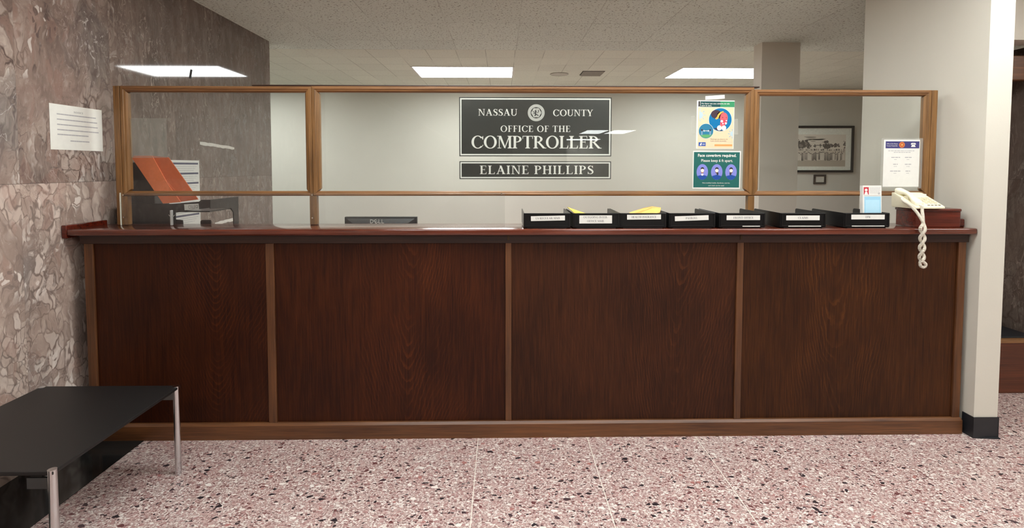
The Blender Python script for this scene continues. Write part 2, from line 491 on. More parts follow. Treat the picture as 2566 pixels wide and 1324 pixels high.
# ------------------------------------------------------------------ mesh helpers
class MB:
    """collects shapes, builds ONE mesh object"""

    def __init__(self):
        self.bm = bmesh.new()
        self.mats = []

    def mi(self, m):
        if m is None:
            return 0
        if m not in self.mats:
            self.mats.append(m)
        return self.mats.index(m)

    def box(self, x0, x1, y0, y1, z0, z1, bev=0.0, m=None, seg=2):
        b = bmesh.new()
        bmesh.ops.create_cube(b, size=1.0)
        for v in b.verts:
            v.co = Vector(((x0 + x1) / 2 + v.co.x * (x1 - x0), (y0 + y1) / 2 + v.co.y * (y1 - y0), (z0 + z1) / 2 + v.co.z * (z1 - z0)))
        if bev > 0:
            bmesh.ops.bevel(b, geom=list(b.edges), offset=bev, segments=seg, profile=0.5, affect='EDGES')
        return self.merge(b, m)

    def merge(self, b, m=None, mat=None):
        idx = self.mi(m)
        for f in b.faces:
            f.material_index = idx
        if mat is not None:
            bmesh.ops.transform(b, matrix=mat, verts=list(b.verts))
        me = bpy.data.meshes.new('tmp')
        b.to_mesh(me)
        b.free()
        self.bm.from_mesh(me)
        bpy.data.meshes.remove(me)
        return self

    def prism(self, pts, n, m=None, bev=0.0):
        """extrude a planar 3-D outline by vector n"""
        b = bmesh.new()
        n = Vector(n)
        a = [b.verts.new(Vector(p)) for p in pts]
        c = [b.verts.new(Vector(p) + n) for p in pts]
        k = len(pts)
        b.faces.new(a[::-1])
        b.faces.new(c)
        for i in range(k):
            b.faces.new((a[i], a[(i + 1) % k], c[(i + 1) % k], c[i]))
        bmesh.ops.recalc_face_normals(b, faces=list(b.faces))
        if bev > 0:
            bmesh.ops.bevel(b, geom=list(b.edges), offset=bev, segments=2, profile=0.5, affect='EDGES')
        return self.merge(b, m)

    def loft(self, rings, m=None, cap=True, closed=False):
        """skin equal-length rings of points"""
        b = bmesh.new()
        R_ = [[b.verts.new(Vector(p)) for p in r] for r in rings]
        k = len(R_[0])
        nn = len(R_)
        for i in range(nn if closed else nn - 1):
            r0, r1 = R_[i], R_[(i + 1) % nn]
            for j in range(k):
                b.faces.new((r0[j], r0[(j + 1) % k], r1[(j + 1) % k], r1[j]))
        if cap and not closed:
            b.faces.new(R_[0][::-1])
            b.faces.new(R_[-1])
        bmesh.ops.recalc_face_normals(b, faces=list(b.faces))
        return self.merge(b, m)

    def tube(self, pts, r, k=10, m=None):
        pts = [Vector(p) for p in pts]
        rings = []
        prev = None
        for i, p in enumerate(pts):
            t = (pts[min(i + 1, len(pts) - 1)] - pts[max(i - 1, 0)]).normalized()
            if prev is None:
                ref = Vector((0, 0, 1)) if abs(t.z) < 0.9 else Vector((1, 0, 0))
                u = t.cross(ref).normalized()
            else:
                u = (prev - t * prev.dot(t)).normalized()
            prev = u
            w = t.cross(u)
            rr = r[i] if isinstance(r, (list, tuple)) else r
            rings.append([p + (u * math.cos(a) + w * math.sin(a)) * rr for a in (2 * math.pi * j / k for j in range(k))])
        return self.loft(rings, m)

    def cyl(self, c, axis, r, h, k=24, m=None):
        c, axis = Vector(c), Vector(axis).normalized()
        return self.tube([c, c + axis * h], r, k, m)

    def build(self, name, m=None, parent=None, smooth=False, loc=None, mw=None):
        me = bpy.data.meshes.new(name)
        self.bm.to_mesh(me)
        self.bm.free()
        for mm in (self.mats or [m]):
            me.materials.append(mm)
        if smooth:
            for p in me.polygons:
                p.use_smooth = True
            try:
                me.set_sharp_from_angle(angle=math.radians(40))
            except Exception:
                pass
        o = bpy.data.objects.new(name, me)
        COL.objects.link(o)
        if mw is not None:
            me.transform(mw)
        if parent is not None:
            o.parent = parent
        base = world_base(parent)
        if parent is None and loc is not None:
            o.location = loc
            me.transform(Matrix.Translation(-Vector(loc)))
        elif parent is not None:
            me.transform(base.inverted())
        return o


def world_base(o):
    m = Matrix.Identity(4)
    chain = []
    while o is not None:
        chain.append(o)
        o = o.parent
    for c in reversed(chain):
        m = m @ (Matrix.Translation(c.location) @ c.rotation_euler.to_matrix().to_4x4())
    return m


def tag(o, label, cat, group=None, kind=None):
    o['label'] = label
    o['category'] = cat
    if group:
        o['group'] = group
    if kind:
        o['kind'] = kind
    return o


def thing(name, label, cat, loc=(0, 0, 0), group=None):
    o = bpy.data.objects.new(name, None)
    o.empty_display_size = 0.05
    o.location = loc
    COL.objects.link(o)
    return tag(o, label, cat, group)


def struct(name, mb, m, label=None, cat=None, smooth=False):
    o = mb.build(name, m, smooth=smooth)
    o['kind'] = 'structure'
    if label:
        o['label'] = label
        o['category'] = cat or 'wall'
    return o


def copy_tree(o, parent=None):
    c = o.copy()
    COL.objects.link(c)
    c.parent = parent
    for ch in [q for q in bpy.data.objects if q.parent == o]:
        copy_tree(ch, c)
    return c


# ------------------------------------------------------------------ lettering: serif capitals drawn here, sans from the built-in font
TH, TN, SE = 0.165, 0.062, 0.05


def rect(x0, y0, x1, y1):
    return [(x0, y0), (x1, y0), (x1, y1), (x0, y1)]


def ring(cx, cy, rx, ry, ix, iy, a0=0.0, a1=360.0, n=26):
    out = []
    for i in range(n):
        a, b = (math.radians(a0 + (a1 - a0) * k / n) for k in (i, i + 1))
        out.append([(cx + rx * math.cos(a), cy + ry * math.sin(a)), (cx + rx * math.cos(b), cy + ry * math.sin(b)),
                    (cx + ix * math.cos(b), cy + iy * math.sin(b)), (cx + ix * math.cos(a), cy + iy * math.sin(a))])
    return out


def bar(x0, y0, x1, y1, w):
    """slanted stroke of horizontal width w"""
    return [(x0 - w / 2, y0), (x0 + w / 2, y0), (x1 + w / 2, y1), (x1 - w / 2, y1)]


def stem(x, w=TH, b=True, t=True, e=0.085):
    o = [rect(x, 0, x + w, 1)]
    for yes, y0, y1, d in ((b, 0, SE, 1), (t, 1, 1 - SE, -1)):
        if yes:
            o.append([(x - e, y0), (x + w + e, y0), (x + w + e, y1), (x - e, y1)][::d])
            o.append([(x - e * 0.5, y1), (x + w + e * 0.5, y1), (x + w, y1 + d * 0.05), (x, y1 + d * 0.05)][::d])
    return o


def sweep(pts, ws):
    out = []
    for i in range(len(pts) - 1):
        q = []
        for j, s in ((i, 1), (i + 1, 1), (i + 1, -1), (i, -1)):
            a, b = pts[max(j - 1, 0)], pts[min(j + 1, len(pts) - 1)]
            dx, dy = b[0] - a[0], b[1] - a[1]
            l = math.hypot(dx, dy) or 1
            q.append((pts[j][0] - dy / l * ws[j] / 2 * s, pts[j][1] + dx / l * ws[j] / 2 * s))
        out.append(q)
    return out


def glyph(c):
    if c == ' ':
        return [], 0.32
    if c == '-':
        return [rect(0.04, 0.3, 0.32, 0.38)], 0.36
    if c == '.':
        return [rect(0.06, 0, 0.18, 0.12)], 0.26
    if c == 'I':
        return stem(0.1), 0.37
    if c in 'EFL':
        o = stem(0.1, b=c == 'F', t=c == 'L')
        if c != 'L':
            o += [rect(0.02, 1 - SE, 0.6, 1), [(0.6, 1), (0.55, 1), (0.575, 0.78), (0.6, 0.78)],
                  rect(0.24, 0.49, 0.48, 0.55), [(0.48, 0.66), (0.44, 0.52), (0.48, 0.38)]]
        if c != 'F':
            o += [rect(0.02, 0, 0.62, SE), [(0.62, 0), (0.64, 0.24), (0.61, 0.24), (0.55, 0.04)]]
        return o, 0.69 if c != 'F' else 0.64
    if c == 'K':
        return stem(0.1) + [bar(0.26, 0.42, 0.68, 1, 0.09), bar(0.76, 0, 0.38, 0.58, 0.2), rect(0.56, 1 - SE, 0.84, 1), rect(0.58, 0, 0.92, SE)], 0.9
    if c == 'H':
        return stem(0.1) + stem(0.62) + [rect(0.25, 0.48, 0.64, 0.54)], 0.89
    if c == 'T':
        return stem(0.3, t=False) + [rect(0.03, 1 - SE, 0.74, 1), [(0.03, 1), (0.08, 1), (0.05, 0.76), (0.02, 0.76)],
                                     [(0.74, 1), (0.69, 1), (0.72, 0.76), (0.75, 0.76)]], 0.77
    if c in 'PRB':
        o = stem(0.1) + ring(0.3, 0.74, 0.36, 0.26, 0.2, 0.205, -90, 90, 14) + [rect(0.24, 0.945, 0.31, 1), rect(0.24, 0.48, 0.31, 0.535)]
        if c == 'R':
            o += [[(0.3, 0.5), (0.46, 0.5), (0.88, 0.0), (0.68, 0.0)], rect(0.68, 0, 0.93, SE)]
            return o, 0.87
        if c == 'B':
            o += ring(0.3, 0.27, 0.42, 0.27, 0.25, 0.215, -90, 90, 14) + [rect(0.24, 0, 0.31, 0.055)]
            return o, 0.76
        return o, 0.7
    if c == 'D':
        return stem(0.1) + ring(0.32, 0.5, 0.5, 0.5, 0.33, 0.445, -90, 90, 18) + [rect(0.24, 0.945, 0.33, 1), rect(0.24, 0, 0.33, 0.055)], 0.88
    if c == 'N':
        return [rect(0.12, 0, 0.19, 1), rect(0.02, 0, 0.3, SE), rect(0.0, 1 - SE, 0.2, 1), rect(0.7, 0.0, 0.77, 1), rect(0.58, 1 - SE, 0.88, 1),
                [(0.1, 1), (0.28, 1), (0.77, 0), (0.68, 0)]], 0.9
    if c == 'M':
        return [rect(0.12, 0, 0.18, 1), rect(0.02, 0, 0.28, SE), rect(0.0, 1 - SE, 0.2, 1), [(0.1, 1), (0.28, 1), (0.6, 0.02), (0.5, 0.02)],
                [(0.5, 0.02), (0.56, 0.02), (0.9, 1), (0.83, 1)]] + stem(0.82, 0.15), 1.06
    if c == 'A':
        return [bar(0.13, 0, 0.43, 1, 0.075), bar(0.72, 0, 0.41, 1, 0.18), rect(0.02, 0, 0.27, SE), rect(0.55, 0, 0.88, SE), rect(0.22, 0.32, 0.6, 0.38)], 0.88
    if c == 'U':
        return [rect(0.1, 0.32, 0.26, 1), rect(0.02, 1 - SE, 0.36, 1), rect(0.67, 0.32, 0.735, 1), rect(0.57, 1 - SE, 0.83, 1)] + \
            ring(0.4175, 0.33, 0.3175, 0.345, 0.2, 0.27, 180, 360, 18)[:], 0.86
    if c == 'Y':
        return [bar(0.12, 1, 0.4, 0.44, 0.18)[::-1], bar(0.7, 1, 0.44, 0.44, 0.075)[::-1], rect(0.33, 0, 0.49, 0.5), rect(0.24, 0, 0.58, SE),
                rect(0.0, 1 - SE, 0.28, 1), rect(0.58, 1 - SE, 0.82, 1)], 0.8
    if c in 'VW':
        o = [bar(0.14, 1, 0.41, 0, 0.17)[::-1], bar(0.7, 1, 0.42, 0, 0.075)[::-1], rect(0.02, 1 - SE, 0.3, 1), rect(0.58, 1 - SE, 0.82, 1)]
        if c == 'W':
            o += [[(x + 0.46, y) for x, y in p] for p in o]
            return o, 1.26
        return o, 0.82
    if c == 'O':
        return ring(0.48, 0.5, 0.45, 0.52, 0.28, 0.46, n=40), 0.96
    if c in 'CG':
        o = ring(0.48, 0.5, 0.44, 0.52, 0.27, 0.46, 42, 318, 34)
        o += [[(0.76, 0.84), (0.83, 0.98), (0.86, 0.98), (0.86, 0.7), (0.82, 0.7)]]
        if c == 'G':
            o += [rect(0.68, 0.06, 0.83, 0.42), rect(0.6, 0.38, 0.92, 0.43)]
            return o, 0.95
        o += [[(0.74, 0.14), (0.8, 0.16), (0.88, 0.27), (0.84, 0.29)]]
        return o, 0.88
    if c == 'S':
        pts = [(0.52, 0.8), (0.46, 0.92), (0.33, 0.975), (0.2, 0.93), (0.13, 0.8), (0.17, 0.66), (0.3, 0.55), (0.43, 0.46), (0.52, 0.34), (0.53, 0.2), (0.45, 0.08), (0.31, 0.025), (0.16, 0.08), (0.09, 0.22)]
        ws = [0.04, 0.06, 0.07, 0.1, 0.14, 0.17, 0.19, 0.19, 0.17, 0.14, 0.1, 0.07, 0.06, 0.04]
        return sweep(pts, ws) + [[(0.5, 1.0), (0.54, 1.0), (0.55, 0.72), (0.51, 0.72)], [(0.07, 0.0), (0.11, 0.0), (0.11, 0.28), (0.07, 0.28)]], 0.62
    return [rect(0, 0, 0.5, 1)], 0.6


def serif(text, x0, y0, w, h, track=0.06):
    """polygons of a word fitted to a box"""
    polys, x = [], 0.0
    for c in text:
        g, a = glyph(c)
        polys += [[(px + x, py) for px, py in p] for p in g]
        x += a + track
    x -= track
    return [[(x0 + px * w / x, y0 + py * h) for px, py in p] for p in polys]


def sans(text, x0, y0, w=None, h=0.01, bold=0.0, align='L'):
    """polygons of a line of text in the built-in sans font"""
    cu = bpy.data.curves.new('t', 'FONT')
    cu.body = text
    cu.size = 1.0
    cu.offset = bold
    cu.resolution_u = 2
    ob = bpy.data.objects.new('t', cu)
    COL.objects.link(ob)
    dg = bpy.context.evaluated_depsgraph_get()
    dg.update()
    me = ob.evaluated_get(dg).to_mesh()
    polys = [[(me.vertices[i].co.x, me.vertices[i].co.y) for i in p.vertices] for p in me.polygons]
    ob.evaluated_get(dg).to_mesh_clear()
    bpy.data.objects.remove(ob)
    bpy.data.curves.remove(cu)
    if not polys:
        return []
    xs = [p[0] for q in polys for p in q]
    a, b = min(xs), max(xs)
    sy = h / 0.70
    sx = (w / (b - a)) if w else sy
    off = {'L': 0, 'C': -(b - a) * sx / 2, 'R': -(b - a) * sx}[align]
    return [[(x0 + off + (x - a) * sx, y0 + y * sy) for x, y in q] for q in polys]


def disc(cx, cy, rx, ry=None, n=32):
    ry = ry or rx
    return [[(cx + rx * math.cos(2 * math.pi * i / n), cy + ry * math.sin(2 * math.pi * i / n)) for i in range(n)]]


def words(x0, x1, y, h, seed, gap=0.28):
    """a line of print too small to read: word-length dashes"""
    r = random.Random(seed)
    out, x = [], x0
    while x < x1 - h:
        w = min(h * r.uniform(1.6, 5.5), x1 - x)
        out.append(rect(x, y, x + w, y + h))
        x += w + h * gap * 2
    return out


FRONT = Matrix(((1, 0, 0, 0), (0, 0, -1, 0), (0, 1, 0, 0), (0, 0, 0, 1)))      # right = +x, up = +z, faces -y
LEFTW = Matrix(((0, 0, 1, 0), (1, 0, 0, 0), (0, 1, 0, 0), (0, 0, 0, 1)))       # right = +y, up = +z, faces +x


class Print:
    """a printed sheet or plate: a thin slab with flat ink layers; local x right, y up, z out"""

    def __init__(self, w, h, m, thick=0.0008, corner=0.0):
        self.mb = MB()
        self.th = thick
        self.mb.box(-w / 2, w / 2, -h / 2, h / 2, -thick, 0, 0, m)

    def add(self, polys, m, layer=1, outdeep=0.00022):
        idx = self.mb.mi(m)
        for i, p in enumerate(polys):
            try:      # a few microns between neighbours keeps crossing strokes from coinciding
                f = self.mb.bm.faces.new([self.mb.bm.verts.new((x, y, layer * outdeep + (i % 20) * 8e-6)) for x, y in p])
                f.material_index = idx
                f.normal_update()
                if f.normal.z < 0:
                    f.normal_flip()
            except ValueError:
                pass
        return self

    def build(self, name, frame, c, parent=None, rot=0.0):
        mw = Matrix.Translation(c) @ frame @ Matrix.Rotation(rot, 4, 'Z')
        return self.mb.build(name, None, parent, mw=mw, loc=c)


# ================================================================== the setting
b = MB(); b.box(XW - 0.1, 7.0, -21.0, 9.0, -0.1, 0.0)
struct('floor', b, M_TERRAZZO)
b = MB(); b.box(XW, -1.865, -8.0, 0.0, 0.0, 0.002)
struct('trim_1', b, M_GRANITE, 'polished black stone border on the floor along the marble wall', 'floor border')
b = MB(); b.box(XW - 0.4, 7.0, -21.0, 2.72, CEIL, CEIL + 0.08)
struct('ceiling', b, M_CEIL_LOBBY)
b = MB(); b.box(-7.0, 7.5, 2.72, BACK + 0.1, CEIL, CEIL + 0.08)
struct('ceiling_office', b, M_CEIL_OFFICE, 'smooth white tiled ceiling of the office beyond the glass', 'ceiling')
b = MB(); b.box(XW - 0.12, XW, -3.6, 2.40, 0.0, CEIL)
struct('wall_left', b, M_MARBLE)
b = MB(); b.box(XW - 0.12, XW, -21.0, -3.6, 0.0, CEIL)
struct('wall_lobby_left', b, M_LOBBY)
b = MB(); b.box(-7.0, 7.5, BACK, BACK + 0.1, 0.0, CEIL)
struct('wall_back', b, M_WALL)
b = MB(); b.box(-7.1, -7.0, 2.2, BACK + 0.1, 0.0, CEIL)
struct('wall_office_left', b, M_WALL)
b = MB(); b.box(-7.0, XW - 0.12, 2.3, 2.4, 0.0, CEIL)
struct('wall_office_front', b, M_WALL)
b = MB(); b.box(7.4, 7.5, 0.45, BACK + 0.1, 0.0, CEIL)
struct('wall_office_right', b, M_WALL)
b = MB(); b.box(2.49, 2.862, 2.335, 2.50, 0.0, CEIL)
struct('pillar', b, painted_mat('pillar_paint', srgb(224, 218, 206)), 'grey square pillar rising to the ceiling behind the right glass pane', 'pillar')
b = MB(); b.box(XR, 2.605, -0.065, 0.875, 0.0, CEIL)
struct('wall_right', b, M_PARTITION)
b = MB()
b.prism([(XR, -0.067, 0.0), (2.607, -0.067, 0.0), (2.607, -0.067, 0.112), (XR, -0.067, 0.112)], (0, -0.004, 0))
b.prism([(XR - 0.004, -0.071, 0.0), (XR - 0.004, 0.0, 0.0), (XR - 0.004, 0.0, 0.112), (XR - 0.004, -0.071, 0.112)], (0.004, 0, 0))
b.prism([(2.605, -0.071, 0.0), (2.605, 0.85, 0.0), (2.605, 0.85, 0.112), (2.605, -0.071, 0.112)], (0.004, 0, 0))
b.prism([(XR - 0.004, -0.071, 0.0), (2.609, -0.071, 0.0), (2.609, -0.084, 0.0)], (0, 0, 0.006))
struct('baseboard_right', b, M_VINYL)
# corridor recess to the right of the partition
b = MB(); b.box(2.605, 7.0, 0.45, 0.60, 2.20, CEIL)
struct('wall_corridor', b, M_LOBBY)
b = MB(); b.box(3.38, 3.5, 0.47, 0.875, 0.0, 2.20)
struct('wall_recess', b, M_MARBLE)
b = MB(); b.box(2.605, 3.38, 0.80, 0.875, 0.0, CEIL)
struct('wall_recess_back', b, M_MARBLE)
b = MB(); b.box(2.608, 3.378, 0.56, 0.62, 1.975, 2.13, 0.006)
struct('trim_2', b, M_RAIL, 'brown wooden header over the dark marble recess at far right', 'trim')
b = MB(); b.box(3.5, 7.0, 0.47, 0.6, 0.0, 2.20)
struct('wall_corridor_end', b, M_LOBBY)
# lobby shell behind the photographer
b = MB(); b.box(XW - 0.12, 7.1, -21.1, -21.0, 0.0, CEIL)
struct('wall_front', b, M_LOBBY)
b = MB(); b.box(0.2, 1.36, -8.7, -8.1, 0.0, CEIL)  # unseen block added to stop a far-lamp streak mirrored by glass and marble
struct('lobby_reflection_block', b, M_LOBBY, 'added unseen block in the lobby behind the photographer, stopping a lamp reflection', 'pillar')
b = MB(); b.box(7.0, 7.1, -21.0, 0.6, 0.0, CEIL)
struct('wall_lobby_right', b, M_LOBBY)

t = thing('bench_box', 'low wooden box bench with a black top in the recess at far right', 'bench', (3.0, 0.6, 0))
b = MB(); b.box(2.62, 3.37, 0.468, 0.79, 0.0, 0.325, 0.004)
b.build('box_front', wood_mat('bench_wood', srgb(56, 25, 13), srgb(98, 50, 28), 'x', 0.4), t)
b = MB(); b.box(2.615, 3.374, 0.455, 0.79, 0.325, 0.348, 0.004)
b.build('edge_trim', M_OAK_H, t)
b = MB(); b.box(2.62, 3.37, 0.485, 0.79, 0.348, 0.356, 0.002)
b.build('seat_top', M_VINYL, t)


# ------------------------------------------------------------------ ceiling fixtures
def troffer(x0, x1, y0, y1, lamp, label, group):
    t = thing('ceiling_light', label, 'light', ((x0 + x1) / 2, (y0 + y1) / 2, CEIL), group)
    f = 0.02
    b = MB()
    for a in ((x0, x1, y0, y0 + f), (x0, x1, y1 - f, y1), (x0, x0 + f, y0 + f, y1 - f), (x1 - f, x1, y0 + f, y1 - f)):
        b.box(*a, CEIL - 0.006, CEIL - 0.0005)
    b.build('frame', plain('white_enamel', srgb(232, 232, 226), 0.4), t)
    b = MB(); b.box(x0 + f, x1 - f, y0 + f, y1 - f, CEIL - 0.005, CEIL - 0.001)
    b.build('diffuser', lamp, t)
    return t


E_OFF = emitter('office_lamp', OFFICE_LAMP)
E_LOB = emitter('lobby_lamp', LOBBY_LAMP)
E_FILL = emitter('rear_fill_lamp', LOBBY_FILL)
for x0, lab in ((-1.10, 'bright rectangular ceiling light straight above the black county sign'),
                (2.16, 'bright ceiling light partly cut off by the grey pillar'),
                (-4.36, 'added ceiling light of the office hidden past the marble wall')):  # last one is added out of view to light the office
    troffer(x0, x0 + 1.24, 3.62, 4.38, E_OFF, lab, 'fluorescent lights in the office ceiling')
for x0, y0, lab in ((-1.1, -0.98, 'lobby ceiling light nearest the marble wall'),
                    (0.35, -0.98, 'lobby ceiling light over the middle of the counter front'),
                    (1.85, -0.98, 'lobby ceiling light nearest the white partition end'),
                    (4.4, -1.6, 'added unseen lobby ceiling light over the corridor at right')):  # corridor light added out of view for more floor bounce
    troffer(x0, x0 + 1.22, y0, y0 + 0.61, E_LOB, lab, 'fluorescent lights in the lobby ceiling')
for x0, y0, lab in ((-1.6, -3.9, 'added lobby fill light behind the photographer on the left'),  # unseen row added to even out floor light and brighten the ceiling
                    (0.9, -3.9, 'added lobby fill light behind the photographer in the middle'),
                    (3.6, -3.9, 'added lobby fill light behind the photographer on the right')):
    troffer(x0, x0 + 1.22, y0, y0 + 0.61, E_FILL, lab, 'fluorescent lights in the lobby ceiling')
troffer(-0.6, 0.62, 0.32, 0.93, E_OFF, 'added fill light out of view over the staff side of the counter', 'fluorescent lights in the office ceiling')  # added out of view as fill for the counter and ceiling
for x0, y0 in ((2.74, -15.9), (3.62, -15.9)):
    troffer(x0, x0 + 0.75, y0, y0 + 1.9, E_LOB, 'square light far back in the lobby, mirrored in the glass over the sign', 'pair of far lobby lights')
troffer(2.7, 4.25, -20.6, -19.4, E_LOB, 'farthest lobby light, mirrored as a thin white line across the sign', 'far lobby light')

t = thing('air_vent', 'small slotted air vent in the office ceiling between the two lights', 'vent', (1.14, 4.03, CEIL))
b = MB(); b.box(1.0, 1.28, 3.88, 4.18, CEIL - 0.004, CEIL - 0.0005)
b.build('backing', plain('vent_dark', srgb(62, 58, 50), 0.7), t)
b = MB()
for i in range(4):
    y = 3.90 + i * 0.075
    b.prism([(1.01, y, CEIL - 0.004), (1.01, y + 0.03, CEIL - 0.004), (1.01, y + 0.042, CEIL - 0.016), (1.01, y + 0.036, CEIL - 0.016)], (0.26, 0, 0))
b.build('louvre', plain('vent_grey', srgb(150, 146, 134), 0.5), t)
t = thing('ceiling_speaker', 'faint round speaker grille in the office ceiling left of the vent', 'speaker', (0.73, 4.1, CEIL))
b = MB(); b.cyl((0.73, 4.1, CEIL - 0.0005), (0, 0, -1), 0.115, 0.005, 40)
b.build('grille', plain('speaker_white', srgb(196, 194, 182), 0.6), t)
b = MB(); b.tube([(0.73 + 0.115 * math.cos(a), 4.1 + 0.115 * math.sin(a), CEIL - 0.004) for a in (2 * math.pi * i / 40 for i in range(41))], 0.004, 6)
b.build('rim', plain('speaker_rim', srgb(176, 174, 164), 0.6), t)

# ------------------------------------------------------------------ reception counter
t = thing('reception_counter', 'long dark stained oak reception counter front with four veneered panels', 'counter', (0.15, 0.1, 0))
edges = [(-2.104, -1.226), (-1.183, 0.014), (0.046, 1.231), (1.266, 2.411)]
for i, (x0, x1) in enumerate(edges):
    b = MB(); b.box(x0 - 0.008, x1 + 0.008, 0.0, 0.018, 0.075, 1.04)
    o = b.build('panel', M_PANELS[i], t)
    c = ((x0 + x1) / 2, 0.0, 0.55)          # grain is laid out from the panel's own centre
    o.location = Vector(c) - t.location
    o.data.transform(Matrix.Translation(-Vector(c) + t.location))
for x0, x1 in ((-2.150, -2.104), (-1.226, -1.183), (0.014, 0.046), (1.231, 1.266), (2.411, 2.452)):
    b = MB(); b.box(x0, x1, -0.011, 0.012, 0.078, 1.032, 0.004)
    b.build('batten', M_BATTEN, t)
b = MB(); b.box(-2.165, 2.462, -0.014, 0.02, 1.030, 1.074, 0.002)
b.build('apron', M_APRON, t)
b = MB()
b.prism([(-2.15, -0.026, 0.0), (-2.15, 0.018, 0.0), (-2.15, 0.018, 0.084), (-2.15, -0.012, 0.084), (-2.15, -0.026, 0.074)], (4.605, 0, 0))
b.build('base_rail', M_RAIL, t)
b = MB()
for x in (-2.15, 2.434):
    b.box(x, x + 0.018, 0.019, 0.215, 0.0, 1.073)
b.box(-2.132, 2.434, 0.2, 0.215, 0.0, 1.073)
b.build('carcass', M_BATTEN, t)
for x in (0.03, 1.248):
    b = MB(); b.box(x - 0.006, x + 0.006, -0.018, -0.013, 1.046, 1.072, 0.001)
    b.cyl((x, -0.0175, 1.062), (0, -1, 0), 0.003, 0.002, 10)
    b.build('bracket', plain('bronze', srgb(70, 56, 42), 0.4, 0.8), t)

t = thing('countertop', 'glossy mahogany worktop along the whole counter with upstands at both ends', 'countertop', (0.12, 0.1, 1.074))
b = MB(); b.box(XW + 0.024, XR - 0.0005, -0.046, 0.232, 1.0745, TOP, 0.008, seg=3)
b.build('slab', M_TOP, t, smooth=True)
b = MB(); b.box(XW + 0.003, XW + 0.027, -0.050, 0.232, 1.062, TOP + 0.022, 0.004)
b.build('upstand', M_RED, t)
b = MB(); b.box(2.432, XR - 0.002, 0.03, 0.15, TOP - 0.002, TOP + 0.042, 0.008, seg=3)
b.build('upstand', M_RED, t)

# ------------------------------------------------------------------ glazed partition on the counter
YF, YB = 0.165, 0.205
ZM0, ZM1 = 1.266, 1.292
t = thing('glazed_partition', 'honey oak framed glass screen of three panes standing on the counter', 'glass screen', (0.15, 0.185, TOP))


def member(p0, p1, w, inward, m, name, parent, mitre0=True, mitre1=True):
    """one moulded, mitred frame member; inward = unit direction (x, z) towards the glass"""
    p0, p1, inn = Vector((p0[0], 0, p0[1])), Vector((p1[0], 0, p1[1])), Vector((inward[0], 0, inward[1]))
    d = (p1 - p0).normalized()
    prof = [(0.0, YF + 0.004), (0.004, YF), (w * 0.45, YF), (w * 0.55, YF + 0.004), (w * 0.78, YF + 0.006), (w, YF + 0.013), (w, YB - 0.006), (w * 0.6, YB), (0.0, YB)]
    r0 = [p0 + inn * a + d * (a if mitre0 else 0) + Vector((0, y, 0)) for a, y in prof]
    r1 = [p1 + inn * a - d * (a if mitre1 else 0) + Vector((0, y, 0)) for a, y in prof]
    mb = MB(); mb.loft([r0, r1])
    return mb.build(name, m, parent)


for x0, x1, zt, ws in ((-2.068, -1.040, 1.862, 0.037), (-1.040, 1.388, 1.864, 0.041), (1.388, 2.381, 1.853, 0.036)):
    wr = 0.032
    b = MB(); b.box(x0 + 0.025, x1 - 0.025, 0.183, 0.187, ZM0 + 0.012, zt - 0.02)
    pane = b.build('pane', M_GLASS, t)
    o = member((x0, ZM0), (x0, zt), ws, (1, 0), M_OAK_V, 'stile', t)
    o = member((x1, zt), (x1, ZM0), ws, (-1, 0), M_OAK_V, 'stile', t)
    o = member((x0, zt), (x1, zt), wr, (0, -1), M_OAK_H, 'top_rail', t)
    o = member((x1, ZM0), (x0, ZM0), 0.026, (0, 1), M_OAK_H, 'mid_rail', t)
for x0, x1, z1 in ((-2.104, -2.068, 1.862), (2.381, 2.416, 1.853)):
    b = MB(); b.box(x0, x1, YF + 0.001, YB, TOP, z1, 0.004)
    b.build('post', M_OAK_V, t)
for x0, x1 in ((-2.068, -2.045), (-1.059, -1.020), (1.366, 1.402)):
    b = MB(); b.box(x0, x1, YF + 0.003, YB - 0.003, TOP, ZM0, 0.003)
    b.build('post', M_OAK_V, t)
b = MB(); b.box(-1.36, 1.418, YF + 0.004, YB, 1.8635, 1.871, 0.002)
b.build('top_moulding', M_DARKCAP, t)

t = thing('acrylic_sheet', 'clear acrylic sheet screwed across the posts below the left panes', 'acrylic sheet', (-1.03, 0.158, TOP))
b = MB(); b.box(-2.074, 0.012, 0.156, 0.161, TOP + 0.0006, 1.282)
b.build('sheet', M_PLEXI, t)
b = MB(); b.box(-2.078, -2.074, 0.1555, 0.1615, TOP + 0.0006, 1.284)
b.build('polished_edge', M_ACRYL_EDGE, t)
for x, z in ((-2.058, 1.272), (-2.058, 1.150), (-1.040, 1.272), (-1.040, 1.146), (-0.006, 1.278)):
    b = MB(); b.cyl((x, 0.156, z), (0, -1, 0), 0.0045, 0.003, 14)
    b.cyl((x, 0.153, z), (0, -1, 0), 0.0025, 0.001, 10)
    b.build('screw', M_STEEL, t)
b = MB()
b.box(-1.802, -1.792, 0.140, 0.156, TOP + 0.0006, 1.19, 0.003)
b.prism([(-1.815, 0.148, 1.165), (-1.797, 0.148, 1.145), (-1.779, 0.148, 1.165), (-1.797, 0.148, 1.155)], (0, 0.004, 0))
b.build('hook', clear('frosted_acrylic', (0.8, 0.8, 0.76), 1.49, 0.35, 0.1), t)

# ------------------------------------------------------------------ signs on the glass
K = 0.84 / 2195.0


def zx(u):
    return (u - 1148) * K


def zy(v, c):
    return (c - v) * K


